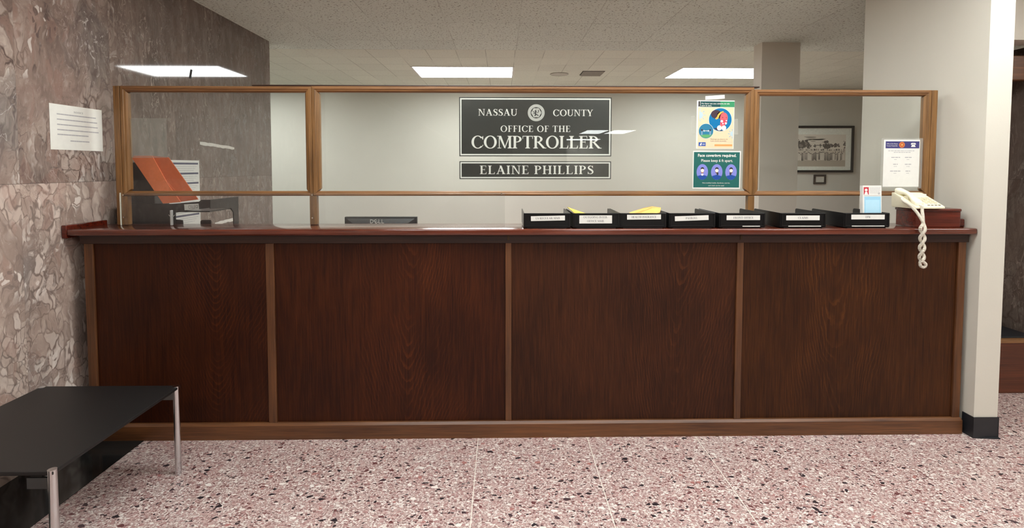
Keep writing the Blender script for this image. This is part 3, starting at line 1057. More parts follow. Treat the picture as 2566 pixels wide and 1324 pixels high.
p = Print(0.842, 0.325, M_SIGN_EDGE, 0.003)
p.add([rect(-0.418, -0.1595, 0.418, 0.1595)], M_SIGN, 1)
for a in ((-0.416, 0.1495, 0.416, 0.1575), (-0.416, -0.1575, 0.416, -0.1495), (-0.416, -0.1495, -0.4085, 0.1495), (0.4085, -0.1495, 0.416, 0.1495)):
    p.add([rect(*a)], M_LETTER, 2)
for word, u0, u1, v0, v1, tr in (('NASSAU', 320, 886, 255, 350, 0.04), ('COUNTY', 1397, 1978, 260, 353, 0.04),
                                 ('OFFICE OF THE', 640, 1655, 492, 582, 0.08), ('COMPTROLLER', 215, 2095, 640, 820, 0.0)):
    p.add(serif(word, zx(u0), zy(v1, 510), (u1 - u0) * K, (v1 - v0) * K, tr), M_LETTER, 2)
sx, sy, sr = zx(1157), zy(307, 510), 122 * K
p.add(disc(sx, sy, sr, n=48), M_SEAL, 2)
p.add(disc(sx, sy, sr * 0.66, n=40), M_SIGN_EDGE, 3)
shield = [(sx + sr * 0.56 * (1 + 0.07 * math.cos(6 * a)) * math.cos(a), sy + sr * 0.56 * (1 + 0.07 * math.cos(6 * a)) * math.sin(a)) for a in (2 * math.pi * i / 48 for i in range(48))]
p.add([shield], M_SEAL, 4)
lion = [[(-.1, -.38), (0, -.3), (-.02, -.05), (.06, .1), (.0, .24), (-.12, .3), (-.2, .22), (-.12, .12), (-.18, -.06)],
        [(-.18, .08), (-.4, .2), (-.42, .14), (-.18, -.02)], [(-.16, -.04), (-.38, -.06), (-.38, -.12), (-.12, -.12)],
        [(-.02, -.1), (.22, -.24), (.3, -.38), (.2, -.38), (.1, -.28), (-.06, -.2)], [(-.1, -.2), (-.26, -.36), (-.16, -.38), (-.02, -.26)],
        [(.1, .0), (.24, .14), (.2, .34), (.28, .36), (.33, .14), (.16, -.06)], [(-.1, .3), (-.02, .42), (.02, .28)]]
p.add([[(sx + x * sr, sy + y * sr) for x, y in q] for q in lion], M_INK, 5)


def around(text, r, h, mid, flip):
    out = []
    n = len(text)
    for i, c in enumerate(text):
        g, a = glyph(c)
        ang = math.radians(mid + (1 if flip else -1) * (i - (n - 1) / 2) * (h * 1.15 / r * 57.3))
        for q in g:
            pts = []
            for x, y in q:
                lx, ly = (x - a / 2) * h, (y - 0.5) * h
                if flip:
                    rr, tt = r - ly, ang + lx / r
                else:
                    rr, tt = r + ly, ang - lx / r
                pts.append((sx + rr * math.cos(tt), sy + rr * math.sin(tt)))
            out.append(pts)
    return out


p.add(around('COUNTY OF NASSAU', sr * 0.83, sr * 0.15, 90, False), M_GREYINK, 3)
p.add(around('STATE OF NEW YORK', sr * 0.83, sr * 0.15, 270, True), M_GREYINK, 3)
o = p.build('county_sign', FRONT, (0.182, 0.1885, 1.647))
tag(o, 'large black sign with white serif lettering and round seal on the glass', 'sign')
p = Print(0.842, 0.0985, M_SIGN_EDGE, 0.003)
p.add([rect(-0.418, -0.047, 0.418, 0.047)], M_SIGN, 1)
for a in ((-0.416, 0.0375, 0.416, 0.0445), (-0.416, -0.0445, 0.416, -0.0375), (-0.416, -0.0375, -0.409, 0.0375), (0.409, -0.0375, 0.416, 0.0375)):
    p.add([rect(*a)], M_LETTER, 2)
p.add(serif('ELAINE PHILLIPS', zx(340), -0.0215, 1655 * K, 0.047, 0.08), M_LETTER, 2)
o = p.build('name_plate', FRONT, (0.182, 0.1885, 1.4075))
tag(o, 'narrow black name plate in white capitals hung below the large sign', 'sign')

# poster with the woman wearing a mask
p = Print(0.210, 0.267, M_PAPER)
W, H = 0.196, 0.254
PX, PY = 0.210 / 450.0, 0.267 / 602.0        # measured on an enlarged view of the poster


def qx(u):
    return (u - 446) * PX


def qy(v):
    return (447 - v) * PY


cream, teal, blue, skin = ink('cream', 228, 200, 166), ink('teal', 40, 100, 96), ink('blue', 0, 110, 162), ink('skin', 226, 96, 104)
p.add([rect(qx(238), qy(742), qx(664), qy(232))], cream, 1)
p.add([rect(qx(262), qy(228), qx(500), qy(158))], ink('teal_dark', 34, 78, 78), 1)
p.add([rect(qx(500), qy(228), qx(670), qy(158))], ink('green', 56, 140, 96), 1)
p.add([rect(qx(238), qy(224), qx(258), qy(158))], M_INK, 1)
p.add(sans('Por favor use una cubierta de tela', qx(276), qy(193), 335 * PX, 15 * PY, 0.02), M_PAPER, 2)
p.add(sans('para la cara.', qx(276), qy(219), 122 * PX, 15 * PY, 0.02), M_PAPER, 2)
virus = ink('virus', 178, 200, 208)
for (vx, vy, vr) in ((250, 330, 46), (660, 560, 34)):
    half = [a for a in range(-90, 91, 10)] if vx < 400 else [a for a in range(90, 271, 10)]
    p.add([[(qx(vx + vr * math.cos(math.radians(a))), qy(vy + vr * math.sin(math.radians(a)))) for a in half]], virus, 2)
    for a in half[1::4]:
        ca, sa = math.cos(math.radians(a)), math.sin(math.radians(a))
        p.add([[(qx(vx + vr * ca - 4 * sa), qy(vy + vr * sa + 4 * ca)), (qx(vx + vr * 1.5 * ca - 4 * sa), qy(vy + vr * 1.5 * sa + 4 * ca)),
                (qx(vx + vr * 1.5 * ca + 4 * sa), qy(vy + vr * 1.5 * sa - 4 * ca)), (qx(vx + vr * ca + 4 * sa), qy(vy + vr * sa - 4 * ca))]], virus, 2)
        p.add(disc(qx(vx + vr * 1.55 * ca), qy(vy + vr * 1.55 * sa), 8 * PX, n=12), virus, 2)
p.add(disc(qx(504), qy(385), 141 * PX, n=48), M_PAPER, 2)
p.add(disc(qx(504), qy(385), 136 * PX, n=48), blue, 3)
hair = ink('hair', 66, 50, 60)
p.add(disc(qx(452), qy(318), 62 * PX, 54 * PY), hair, 4)
p.add(disc(qx(512), qy(330), 50 * PX, 46 * PY), hair, 4)
p.add(disc(qx(546), qy(362), 46 * PX, 66 * PY), skin, 5)
p.add([[(qx(505), qy(400)), (qx(560), qy(430)), (qx(556), qy(490)), (qx(500), qy(490))]], skin, 5)
p.add([[(qx(x), qy(y)) for x, y in ((442, 372), (452, 384), (478, 372), (492, 330), (520, 300), (545, 290), (535, 278), (500, 290), (472, 320), (462, 350))]], ink('band', 238, 178, 84), 6)
mask = ink('mask', 214, 70, 92)
p.add([[(qx(x), qy(y)) for x, y in ((506, 392), (545, 384), (586, 388), (584, 430), (560, 452), (530, 450), (508, 430))]], mask, 6)
for x, y, r in ((522, 404, 15), (570, 430, 13), (536, 434, 9), (576, 396, 8)):
    p.add(disc(qx(x), qy(y), r * PX, n=16), ink('mask_dot', 244, 228, 228), 7)
for x, y in ((530, 358), (574, 358)):
    p.add(disc(qx(x), qy(y), 5 * PX, n=12), M_INK, 7)
for x, y in ((494, 488), (548, 488)):
    p.add(disc(qx(x), qy(y), 28 * PX, 32 * PY), M_PAPER, 6)
p.add([[(qx(x), qy(y)) for x, y in ((430, 492), (470, 486), (500, 518), (545, 522), (520, 528), (470, 520))]], hair, 4)
p.add(disc(qx(336), qy(528), 91 * PX, n=40), M_PAPER, 4)
p.add(disc(qx(336), qy(528), 87 * PX, n=40), ink('blue_small', 44, 118, 150), 5)
p.add([[(qx(336 + 86 * math.cos(math.radians(a))), qy(528 + 86 * math.sin(math.radians(a)))) for a in range(28, 153, 6)]], ink('grass', 92, 160, 104), 6)
for x in (286, 386):
    p.add(disc(qx(x), qy(515), 11 * PX, n=14), hair, 7)
    p.add([rect(qx(x - 10), qy(580), qx(x + 10), qy(528))], ink('figure', 116, 150, 176), 7)
p.add([rect(qx(312), qy(529), qx(362), qy(523)), [(qx(298), qy(526)), (qx(316), qy(514)), (qx(316), qy(538))], [(qx(376), qy(526)), (qx(358), qy(514)), (qx(358), qy(538))]], M_PAPER, 8)
p.add(sans('Mantenga una distancia de', qx(392), qy(634), 205 * PX, 13 * PY), M_INK, 2)
p.add(sans('6 pies cuando sea posible', qx(392), qy(656), 190 * PX, 13 * PY), M_INK, 2)
p.add([rect(qx(250), qy(716), qx(336), qy(668))], ink('navy', 50, 84, 158), 2)
p.add([[(qx(264), qy(706)), (qx(276), qy(678)), (qx(290), qy(676)), (qx(284), qy(706))]], M_PAPER, 3)
p.add(sans('CDC', qx(296), qy(700), 32 * PX, 16 * PY, 0.02), M_PAPER, 3)
p.add([rect(qx(442), qy(716), qx(654), qy(692))], ink('orange', 218, 154, 92), 2)
p.add([rect(qx(390), qy(663), qx(650), qy(661))], M_GREYINK, 2)
o = p.build('mask_poster', FRONT, (1.180, 0.1815, 1.661), rot=-0.006)
tag(o, 'cream paper poster with a masked woman in a blue circle taped to the glass', 'poster')

# green notice under it
PX, PY = 0.268 / 592.0, 0.211 / 465.0


def qx(u):
    return (u - 465) * PX


def qy(v):
    return (1003 - v) * PY


p = Print(0.268, 0.211, M_PAPER)
green = ink('deep_green', 34, 96, 90)
p.add([rect(qx(180), qy(1220), qx(748), qy(785))], green, 1)
p.add(sans('Face coverings required.', qx(230), qy(842), 476 * PX, 34 * PY, 0.03), M_PAPER, 2)
p.add(sans('Please keep 6 ft apart.', qx(272), qy(905), 390 * PX, 34 * PY, 0.008), M_PAPER, 2)
lav, shirt = ink('lavender', 128, 132, 206), ink('shirt', 32, 74, 150)
for cx, beard in ((288, 0), (467, 1), (644, 2)):
    p.add(disc(qx(cx), qy(1030), 71 * PX, 97 * PY, 40), lav, 2)
    p.add([[(qx(cx + 62 * math.cos(math.radians(a))), qy(1064 + 62 * math.sin(math.radians(a)))) for a in (14, 40, 65, 90, 115, 140, 166)] +
           [(qx(cx - 48), qy(1076)), (qx(cx), qy(1062)), (qx(cx + 48), qy(1076))]], shirt, 3)
    p.add(disc(qx(cx), qy(1010), 21 * PX, 38 * PY, 24), ink('face', 116, 80, 70) if beard else ink('face_light', 170, 120, 96), 4)
    p.add([[(qx(cx + 22 * math.cos(math.radians(a))), qy(992 + 22 * math.sin(math.radians(a)))) for a in range(180, 361, 20)]], M_INK, 5)
    p.add(disc(qx(cx), qy(1012), 21 * PX, 21 * PY, 20), M_PAPER, 6)
    if beard == 0:
        p.add(disc(qx(cx), qy(1062), 16 * PX, 12 * PY, 16), M_PAPER, 6)
    else:
        p.add(disc(qx(cx + (10 if beard == 1 else -8)), qy(1050), 11 * PX, 18 * PY, 14), M_INK, 6)
p.add(sans('Non-medical masks, bandanas, scarves,', qx(292), qy(1170), 342 * PX, 15 * PY), M_PAPER, 2)
p.add(sans('and cloth can be used', qx(366), qy(1203), 194 * PX, 15 * PY), M_PAPER, 2)
o = p.build('face_covering_notice', FRONT, (1.192, 0.1815, 1.410), rot=-0.004)
tag(o, 'dark green notice with three masked heads taped below the cream poster', 'notice')

for c, w, h, m, lab in (((1.176, 0.1822, 1.8115), 0.108, 0.021, M_PAPER, 'short strip of white masking tape above the cream poster'),
                        ((1.056, 0.1822, 1.66), 0.020, 0.10, M_SLEEVE, 'clear tape along the left edge of the cream poster'),
                        ((1.296, 0.1822, 1.65), 0.022, 0.085, M_SLEEVE, 'clear tape along the right edge of the cream poster')):
    p = Print(w, h, m, 0.0003)
    o = p.build('tape_strip', FRONT, c, rot=0.07 if m is M_PAPER else 0.03)
    tag(o, lab, 'tape', 'tape around the cream poster')

# sheet with directory of extensions, in a clear sleeve
t = thing('directory_sheet', 'white directory sheet with a navy header in a clear sleeve above the telephone', 'notice', (2.222, 0.16, 1.31))
p = Print(0.234, 0.279, M_SLEEVE, 0.001)
p.build('sleeve', FRONT, (2.222, 0.1645, 1.4475), t)
p = Print(0.203, 0.262, M_PAPER, 0.0006)
p.add([rect(-0.092, 0.083, 0.098, 0.122)], ink('navy_header', 62, 60, 112), 1)
p.add(sans('Office of the Nassau', -0.086, 0.105, 0.062, 0.007), M_PAPER, 2)
p.add(sans('County Comptroller', -0.086, 0.094, 0.062, 0.007), M_PAPER, 2)
p.add(disc(0.0, 0.1025, 0.0165, n=28), ink('seal_orange', 196, 112, 62), 2)
p.add(disc(0.0, 0.1025, 0.0105, n=24), ink('seal_inner', 168, 84, 52), 3)
p.add(disc(0.0, 0.1025, 0.0055, n=16), ink('seal_gold', 222, 160, 80), 4)
p.add([[(0.050, 0.108), (0.054, 0.113), (0.074, 0.113), (0.078, 0.108), (0.078, 0.104), (0.071, 0.104), (0.071, 0.107), (0.057, 0.107), (0.057, 0.104), (0.050, 0.104)],
       [(0.057, 0.104), (0.071, 0.104), (0.077, 0.091), (0.051, 0.091)]], M_PAPER, 2)
p.add(words(-0.076, 0.078, 0.067, 0.0045, 3), M_GREYINK, 1)
p.add(words(-0.045, 0.05, 0.058, 0.0045, 4), M_GREYINK, 1)
for i, (y, la, lb) in enumerate(((0.030, 0.05, 0.038), (-0.008, 0.026, 0.036), (-0.046, 0.058, 0.026))):
    for cx, l in ((-0.033, la), (0.038, lb)):
        p.add(words(cx - l / 2, cx + l / 2, y, 0.005, 10 + i), ink('grey_text', 168, 168, 170), 1)
        p.add(words(cx - 0.009, cx + 0.009, y - 0.011, 0.003, 20 + i), M_GREYINK, 1)
p.build('sheet', FRONT, (2.2195, 0.1632, 1.4475), t)

# ------------------------------------------------------------------ letter trays
TW, TD, THH = 0.243, 0.288, 0.079
GREY_LIP = plain('tray_lip', srgb(224, 222, 216), 0.5)


def make_tray():
    t = bpy.data.objects.new('letter_tray', None)
    t.empty_display_size = 0.05
    COL.objects.link(t)
    w = TW / 2
    b = MB()
    b.box(-w + 0.004, w - 0.004, 0.0, TD, 0.004, 0.008)
    b.box(-w + 0.02, w - 0.02, 0.0, TD - 0.01, 0.0, 0.004)
    b.build('floor_plate', M_BLACK, t)
    b = MB()
    b.box(-w, w, 0.0, 0.005, 0.006, THH, 0.002)
    for x0, x1, z0, z1 in ((-w + 0.006, w - 0.006, THH - 0.006, THH - 0.002), (-w + 0.006, w - 0.006, 0.010, 0.014), (-w + 0.006, -w + 0.011, 0.012, THH - 0.004), (w - 0.011, w - 0.006, 0.012, THH - 0.004)):
        b.box(x0, x1, -0.003, 0.001, z0, z1, 0.001)
    b.build('front_wall', M_BLACK, t)
    for s in (-1, 1):
        b = MB()
        x = s * w
        prof = [(0.004, 0.005), (0.004, THH), (TD - 0.012, THH + 0.002), (TD - 0.003, THH - 0.001), (TD, THH - 0.010), (TD, 0.005)]
        b.prism([(x, y, z) for y, z in prof], (-s * 0.004, 0, 0))
        b.build('side_wall', M_BLACK, t)
    b = MB()
    b.box(-w + 0.004, w - 0.004, TD - 0.004, TD, 0.006, 0.03)
    b.build('back_lip', M_BLACK, t)
    return t


tray0 = make_tray()
tray_parts = []
rows = [(0.230, 'US REGULAR MAIL', None, 0, 'black letter tray marked for regular mail, at the left end of the row'),
        (0.4855, 'OUTGOING INTER-', 'OFFICE MAIL', 0, 'black letter tray with a two-line label, holding a yellow envelope'),
        (0.7285, 'HEALTH INSURANCE', None, 0, 'black letter tray marked for health insurance, holding a manila envelope'),
        (0.9855, 'PAYROLL', None, 0, 'black letter tray with a crooked payroll label'),
        (1.2475, 'FRONT OFFICE', None, 1, 'black letter tray labelled front office, in front of the third oak post'),
        (1.5685, 'CLAIMS', None, 1, 'black letter tray labelled claims, second from the telephone'),
        (1.9035, 'DPW', None, 1, 'black letter tray nearest the telephone, with brochures standing in it')]
trays = []
for i, (x, l1, l2, lip, lab) in enumerate(rows):
    o = tray0 if i == 0 else copy_tree(tray0)
    o.location = (x, -0.024, TOP + 0.0006)
    o.rotation_euler = (0, 0, (0.0, 0.012, -0.01, 0.0, 0.008, 0.0, -0.004)[i])
    trays.append(o)
bpy.context.view_layer.update()
for i, (x, l1, l2, lip, lab) in enumerate(rows):
    o = trays[i]
    tag(o, lab, 'letter tray', 'row of black letter trays on the counter')
    lw = 0.088 if l2 is None else 0.085
    hh = 0.0125 * 2 if l2 is None else 0.042
    p = Print(lw * 2, hh, M_PAPER, 0.0004)
    tw = min(len(l1) * 0.0088, 0.128)
    th_ = 0.0105
    if l2:
        p.add(serif(l1, -tw / 2, 0.006, tw, th_, 0.05), ink('label_grey', 86, 86, 88), 1)
        tw2 = len(l2) * 0.0082
        p.add(serif(l2, -tw2 / 2, -0.014, tw2, th_, 0.05), ink('label_grey', 86, 86, 88), 1)
    else:
        p.add(serif(l1, -tw / 2, -th_ / 2, tw, th_, 0.05), ink('label_grey', 86, 86, 88), 1)
    zc = {0: 0.053, 1: 0.047, 2: 0.059, 3: 0.053, 4: 0.055, 5: 0.054, 6: 0.058}[i]
    mw = Matrix.Translation(o.location) @ Matrix.Rotation(o.rotation_euler.z, 4, 'Z') @ Matrix.Translation((0.004 * (-1) ** i, -0.0034, zc)) @ FRONT @ Matrix.Rotation((0.02, 0, 0.01, 0.035, 0, 0, 0)[i], 4, 'Z')
    fw_ = [q for q in bpy.data.objects if q.parent == o and q.name.startswith('front_wall')][0]
    q = p.mb.build('paper_label', None, fw_, mw=mw)
    q['label'] = 'white paper label'
    if lip:
        b = MB()
        mw = Matrix.Translation(o.location) @ Matrix.Rotation(o.rotation_euler.z, 4, 'Z')
        b.box(-0.08 if i > 4 else 0.0, 0.092, -0.0042, -0.0028, 0.0085, 0.0125)
        b.build('lip_strip', GREY_LIP, fw_, mw=mw)


def sheet(pts_rows, th, m, name, label, cat, group=None):
    """a bent sheet from rows of points"""
    mb = MB()
    rings = [[Vector(q) for q in r] + [Vector(q) - Vector((0, 0, th)) for q in reversed(r)] for r in pts_rows]
    mb.loft(rings, m)
    return tag(mb.build(name, m, loc=pts_rows[0][0]), label, cat, group)


sheet([[(0.392, 0.02, TOP + 0.064), (0.48, 0.02, TOP + 0.045), (0.58, 0.02, TOP + 0.03)],
       [(0.380, 0.14, TOP + 0.078), (0.48, 0.14, TOP + 0.05), (0.58, 0.14, TOP + 0.035)],
       [(0.368, 0.25, TOP + 0.092), (0.47, 0.25, TOP + 0.056), (0.58, 0.25, TOP + 0.04)]], 0.003, M_YELLOW, 'envelope',
      'yellow envelope propped in the tray with the two-line label', 'envelope', 'envelopes lying in the trays')
sheet([[(0.70, 0.02, TOP + 0.035), (0.76, 0.02, TOP + 0.052), (0.81, 0.03, TOP + 0.074), (0.832, 0.03, TOP + 0.080)],
       [(0.70, 0.12, TOP + 0.05), (0.76, 0.12, TOP + 0.072), (0.82, 0.12, TOP + 0.094), (0.865, 0.12, TOP + 0.094)],
       [(0.72, 0.24, TOP + 0.060), (0.80, 0.24, TOP + 0.086), (0.85, 0.24, TOP + 0.096), (0.90, 0.24, TOP + 0.089)]], 0.004, M_MANILA, 'envelope',
      'manila envelope sticking up from the health insurance tray', 'envelope', 'envelopes lying in the trays')

# ------------------------------------------------------------------ brochures, riser and telephone at the right end
b = MB()
b.prism([(2.032, 0.0, TOP + 0.0006), (2.045, 0.0, TOP + 0.0006), (2.050, 0.0, TOP + 0.066), (2.044, 0.0, TOP + 0.072), (2.032, 0.0, TOP + 0.072)], (0, 0.1, 0), bev=0.002)
tag(b.build('acrylic_stand', M_PLEXI, loc=(2.04, 0.05, TOP)), 'clear acrylic block between the last tray and the wooden riser', 'acrylic stand')
p = Print(0.1, 0.212, M_PAPER, 0.022)
p.add([rect(-0.042, -0.1, 0.046, 0.048)], ink('sky_blue', 150, 198, 222), 1)
p.add([rect(-0.036, -0.088, 0.04, 0.030)], ink('sky_pale', 172, 212, 230), 2)
p.add([rect(-0.045, 0.058, -0.018, 0.097)], ink('photo_red', 182, 50, 62), 1)
p.add(disc(-0.032, 0.082, 0.0075, n=16), ink('hair_white', 222, 214, 208), 2)
p.add([[(-0.042, 0.058), (-0.022, 0.058), (-0.027, 0.073), (-0.037, 0.073)]], ink('jacket', 238, 220, 220), 2)
for k in range(5):
    p.add(words(-0.012, 0.044 - 0.004 * (k % 2), 0.092 - k * 0.0065, 0.0022, 40 + k), M_GREYINK, 1)
p.add(disc(0.036, 0.064, 0.006, n=16), M_GREYINK, 1)
p.add([rect(-0.044, 0.051, 0.046, 0.0535)], M_GREYINK, 1)
o = p.mb.build('brochure_stack', None, mw=Matrix.Translation((1.947, 0.0, TOP + 0.1165)) @ Matrix.Rotation(math.radians(-3), 4, 'X') @ FRONT, loc=(1.947, 0.03, TOP + 0.01))
tag(o, 'stack of white and pale blue brochures standing in the tray nearest the telephone', 'brochures')

RZ = 1.206
t = thing('phone_riser', 'red mahogany box on the counter carrying the telephone', 'riser box', (2.3, 0.08, TOP))
b = MB(); b.box(2.186, 2.428, 0.006, 0.146, TOP + 0.0006, RZ - 0.016, 0.002)
b.build('box', M_RED, t)
b = MB(); b.box(2.180, 2.431, 0.0, 0.150, RZ - 0.016, RZ, 0.006, seg=3)
b.build('lid', M_RED, t, smooth=True)

t = thing('telephone', 'ivory push-button desk telephone with handset on the red wooden riser', 'telephone', (2.25, 0.06, RZ))
px0, px1, py0, py1 = 2.157, 2.314, -0.028, 0.146


def top_z(y):
    return RZ + 0.014 + (y - py0) / (py1 - py0) * 0.074


prof = [(py0, RZ + 0.002), (py0, RZ + 0.012), (py0 + 0.004, top_z(py0 + 0.004)), (py1 - 0.02, top_z(py1 - 0.02)), (py1, top_z(py1 - 0.02) + 0.001), (py1, RZ + 0.004), (py1 - 0.01, RZ)]
b = MB()
b.prism([(px0, y, z) for y, z in prof], (px1 - px0, 0, 0), bev=0.003)
phone_body = b.build('body', M_IVORY, t, smooth=True)
sl = 0.074 / (py1 - py0)
# handset lying along the left side
b = MB()
rings = []
hx = px0 + 0.028
for f, wd, hgt, lift in ((0.0, 0.016, 0.012, 0.004), (0.04, 0.023, 0.020, 0.006), (0.18, 0.024, 0.022, 0.007), (0.26, 0.020, 0.013, 0.017), (0.38, 0.016, 0.010, 0.024), (0.5, 0.015, 0.010, 0.026), (0.62, 0.016, 0.010, 0.024), (0.74, 0.020, 0.013, 0.018), (0.82, 0.024, 0.022, 0.008), (0.96, 0.023, 0.020, 0.007), (1.0, 0.016, 0.012, 0.005)):
    y = py0 + 0.006 + f * (py1 - py0 - 0.016)
    cz = top_z(y) + lift - 0.002
    rings.append([(hx + wd * math.copysign(abs(math.cos(a)) ** 0.6, math.cos(a)), y, cz + hgt * math.copysign(abs(math.sin(a)) ** 0.6, math.sin(a))) for a in (2 * math.pi * i / 20 for i in range(20))])
b.loft(rings)
b.build('handset', M_IVORY, t, smooth=True)
b = MB()
b.box(px0 + 0.012, px0 + 0.044, py0 + 0.07, py0 + 0.10, top_z(py0 + 0.07), top_z(py0 + 0.10) + 0.008, 0.003)
b.build('cradle', M_IVORY2, t)
for r in range(4):
    for c in range(3):
        kx, ky = px0 + 0.078 + c * 0.023, py0 + 0.030 + r * 0.018
        b = MB(); b.box(kx, kx + 0.015, ky, ky + 0.011, top_z(ky) - 0.002, top_z(ky + 0.011) + 0.003, 0.0015)
        b.build('key', M_IVORY2, phone_body)
for c in range(4):
    kx = px0 + 0.074 + c * 0.019
    b = MB(); b.box(kx, kx + 0.011, py0 + 0.010, py0 + 0.016, top_z(py0 + 0.010) - 0.001, top_z(py0 + 0.016) + 0.002, 0.0008)
    b.build('feature_key', plain('dark_key', srgb(120, 112, 92), 0.5), phone_body)
b = MB(); b.box(px0 + 0.076, px0 + 0.146, py0 + 0.112, py0 + 0.138, top_z(py0 + 0.112) - 0.002, top_z(py0 + 0.138) + 0.001)
b.build('index_card', M_PAPER, phone_body)


def bez(pts, n):
    """Catmull-Rom through points"""
    P = [Vector(q) for q in pts]
    P = [P[0] * 2 - P[1]] + P + [P[-1] * 2 - P[-2]]
    out = []
    for i in range(1, len(P) - 2):
        for k in range(n):
            u = k / n
            a, b_, c, d = P[i - 1:i + 3]
            out.append(0.5 * ((2 * b_) + (c - a) * u + (2 * a - 5 * b_ + 4 * c - d) * u * u + (3 * b_ - a - 3 * c + d) * u ** 3))
    out.append(P[-2])
    return out


A = [(2.155, 0.058, 1.262), (2.143, 0.05, 1.252), (2.146, 0.0, 1.228), (2.156, -0.040, 1.190), (2.165, -0.064, 1.15), (2.168, -0.070, 1.125)]
cx_, cy_ = 2.164, -0.069
tw = []
for k in range(0, 25):
    f = k / 24.0
    ang = f * math.pi * 3.6
    tw.append((f, ang))
down = [(cx_ + 0.010 * math.cos(a), cy_ - 0.010 * math.sin(a) - 0.002, 1.118 - f * 0.175) for f, a in tw]
upw = [(cx_ - 0.010 * math.cos(a), cy_ + 0.010 * math.sin(a) - 0.002, 1.118 - f * 0.175) for f, a in tw]
loop = [(2.158, cy_, 0.925), (2.166, cy_, 0.912), (2.182, cy_, 0.909), (2.188, cy_, 0.924)]
Bk = [(2.170, -0.064, 1.135), (2.177, -0.053, 1.17), (2.184, -0.038, 1.20), (2.186, -0.036, 1.222), (2.184, -0.022, 1.228)]
path = bez(A[:-1] + down + loop + upw[::-1] + Bk, 6)
# even spacing, then wind a coil around the path
acc = [0.0]
for i in range(1, len(path)):
    acc.append(acc[-1] + (path[i] - path[i - 1]).length)
L = acc[-1]
turns = int(L / 0.0046)
per = 9
coil = []
j = 0
for i in range(turns * per + 1):
    d = L * i / (turns * per)
    while j < len(acc) - 2 and acc[j + 1] < d:
        j += 1
    f = (d - acc[j]) / max(acc[j + 1] - acc[j], 1e-9)
    c = path[j].lerp(path[j + 1], min(f, 1))
    tg = (path[j + 1] - path[j]).normalized()
    u = tg.cross(Vector((0, 1, 0)))
    u = u.normalized() if u.length > 1e-4 else Vector((1, 0, 0))
    w = tg.cross(u)
    a = 2 * math.pi * i / per
    rr = 0.0062 if 0.03 * L < d < 0.985 * L else 0.002
    coil.append(c + (u * math.cos(a) + w * math.sin(a)) * rr)
b = MB(); b.tube(coil, 0.0019, 5)
b.tube(path[::2], 0.0042, 8)
b.build('coiled_cord', M_CORD, t, smooth=True)

# ------------------------------------------------------------------ things behind the left pane
t = thing('document_tray', 'black desk tray tower behind the left pane with a white stick-on label', 'desk tray', (-1.9, 0.42, 0.75))
b = MB()
pts = [(-2.19, 1.222), (-1.89, 1.213), (-1.736, 1.226), (-1.72, 1.237), (-1.670, 1.237), (-1.672, 1.191), (-1.737, 1.183), (-1.871, 1.162), (-1.871, 1.02), (-2.19, 1.02)]
b.prism([(x, 0.300, z) for x, z in pts], (0, 0.008, 0), bev=0.001)
b.build('front_wall', M_BLACK, t)
b = MB(); b.box(-2.19, -1.68, 0.308, 0.60, 1.165, 1.172)
b.build('shelf', M_BLACK, t)
b = MB()
b.prism([(-1.677, 0.302, 1.237), (-1.677, 0.62, 1.237), (-1.677, 0.62, 0.76), (-1.677, 0.56, 0.76), (-1.677, 0.56, 1.14), (-1.677, 0.53, 1.17), (-1.677, 0.302, 1.186)], (0.006, 0, 0))
b.build('side_wall', M_BLACK, t)
b = MB(); b.box(-2.19, -2.183, 0.308, 0.62, 0.76, 1.215)
b.build('side_wall', M_BLACK, t)
b = MB()
b.box(-2.183, -1.677, 0.32, 0.62, 1.055, 1.062)
b.prism([(-1.871, 0.300, 1.062), (-1.871, 0.300, 1.124), (-1.832, 0.300, 1.120), (-1.827, 0.300, 1.062)], (0, 0.008, 0))
b.prism([(-1.73, 0.300, 1.055), (-1.73, 0.300, 1.114), (-1.72, 0.300, 1.121), (-1.671, 0.300, 1.121), (-1.671, 0.300, 1.055)], (0, 0.008, 0))
b.box(-2.183, -1.671, 0.300, 0.308, 1.04, 1.066)
b.build('lower_tier', M_BLACK, t)
b = MB(); b.box(-2.19, -1.671, 0.30, 0.62, 0.7505, 0.765)
b.build('base', M_BLACK, t)
p = Print(0.082, 0.034, M_PAPER, 0.0006)
p.add(sans('COLLEGE', -0.018, -0.010, 0.056, 0.020, 0.0), M_INK, 1)
p.build('paper_label', FRONT, (-1.777, 0.2993, 1.196), t, rot=0.05)

t = thing('orange_folder', 'orange card folder leaning over the black desk tray behind the left pane', 'folder', (-1.9, 0.29, 1.216))


def lean(x, z):
    return (x, 0.288 + (z - 1.21) * 0.25, z)


b = MB(); b.prism([lean(-2.138, 1.474), lean(-2.129, 1.489), lean(-2.026, 1.489), lean(-1.924, 1.339), lean(-1.829, 1.224), lean(-1.929, 1.2165)], (0, -0.006, 0), bev=0.001)
b.build('front_cover', M_ORANGE, t)
b = MB(); b.prism([lean(-2.04, 1.490), lean(-1.935, 1.480), lean(-1.736, 1.239), lean(-1.86, 1.222)], (0, 0.006, 0), bev=0.001)
b.build('back_cover', M_ORANGE2, t)
b = MB(); b.prism([lean(-1.928, 1.344), lean(-1.916, 1.334), lean(-1.868, 1.287), lean(-1.880, 1.284)], (0, -0.003, 0))
b.build('tuck_flap', M_ORANGE2, t)

p = Print(0.36, 0.47, M_PAPER, 0.0006)
dk = ink('form_bar', 92, 92, 108)
for y0 in (0.205, 0.135, 0.066, -0.02, -0.09, -0.16):
    p.add([rect(-0.165, y0, 0.165, y0 + 0.013)], dk, 1)
    for k in range(3):
        p.add(words(-0.16, 0.15 - 0.02 * k, y0 - 0.016 - k * 0.014, 0.004, int(900 + y0 * 1000) + k), M_GREYINK, 1)
o = p.build('form_poster', LEFTW, (XW + 0.0012, 1.0, 1.236))
tag(o, 'white ruled form posted on the marble wall behind the orange folder', 'form')

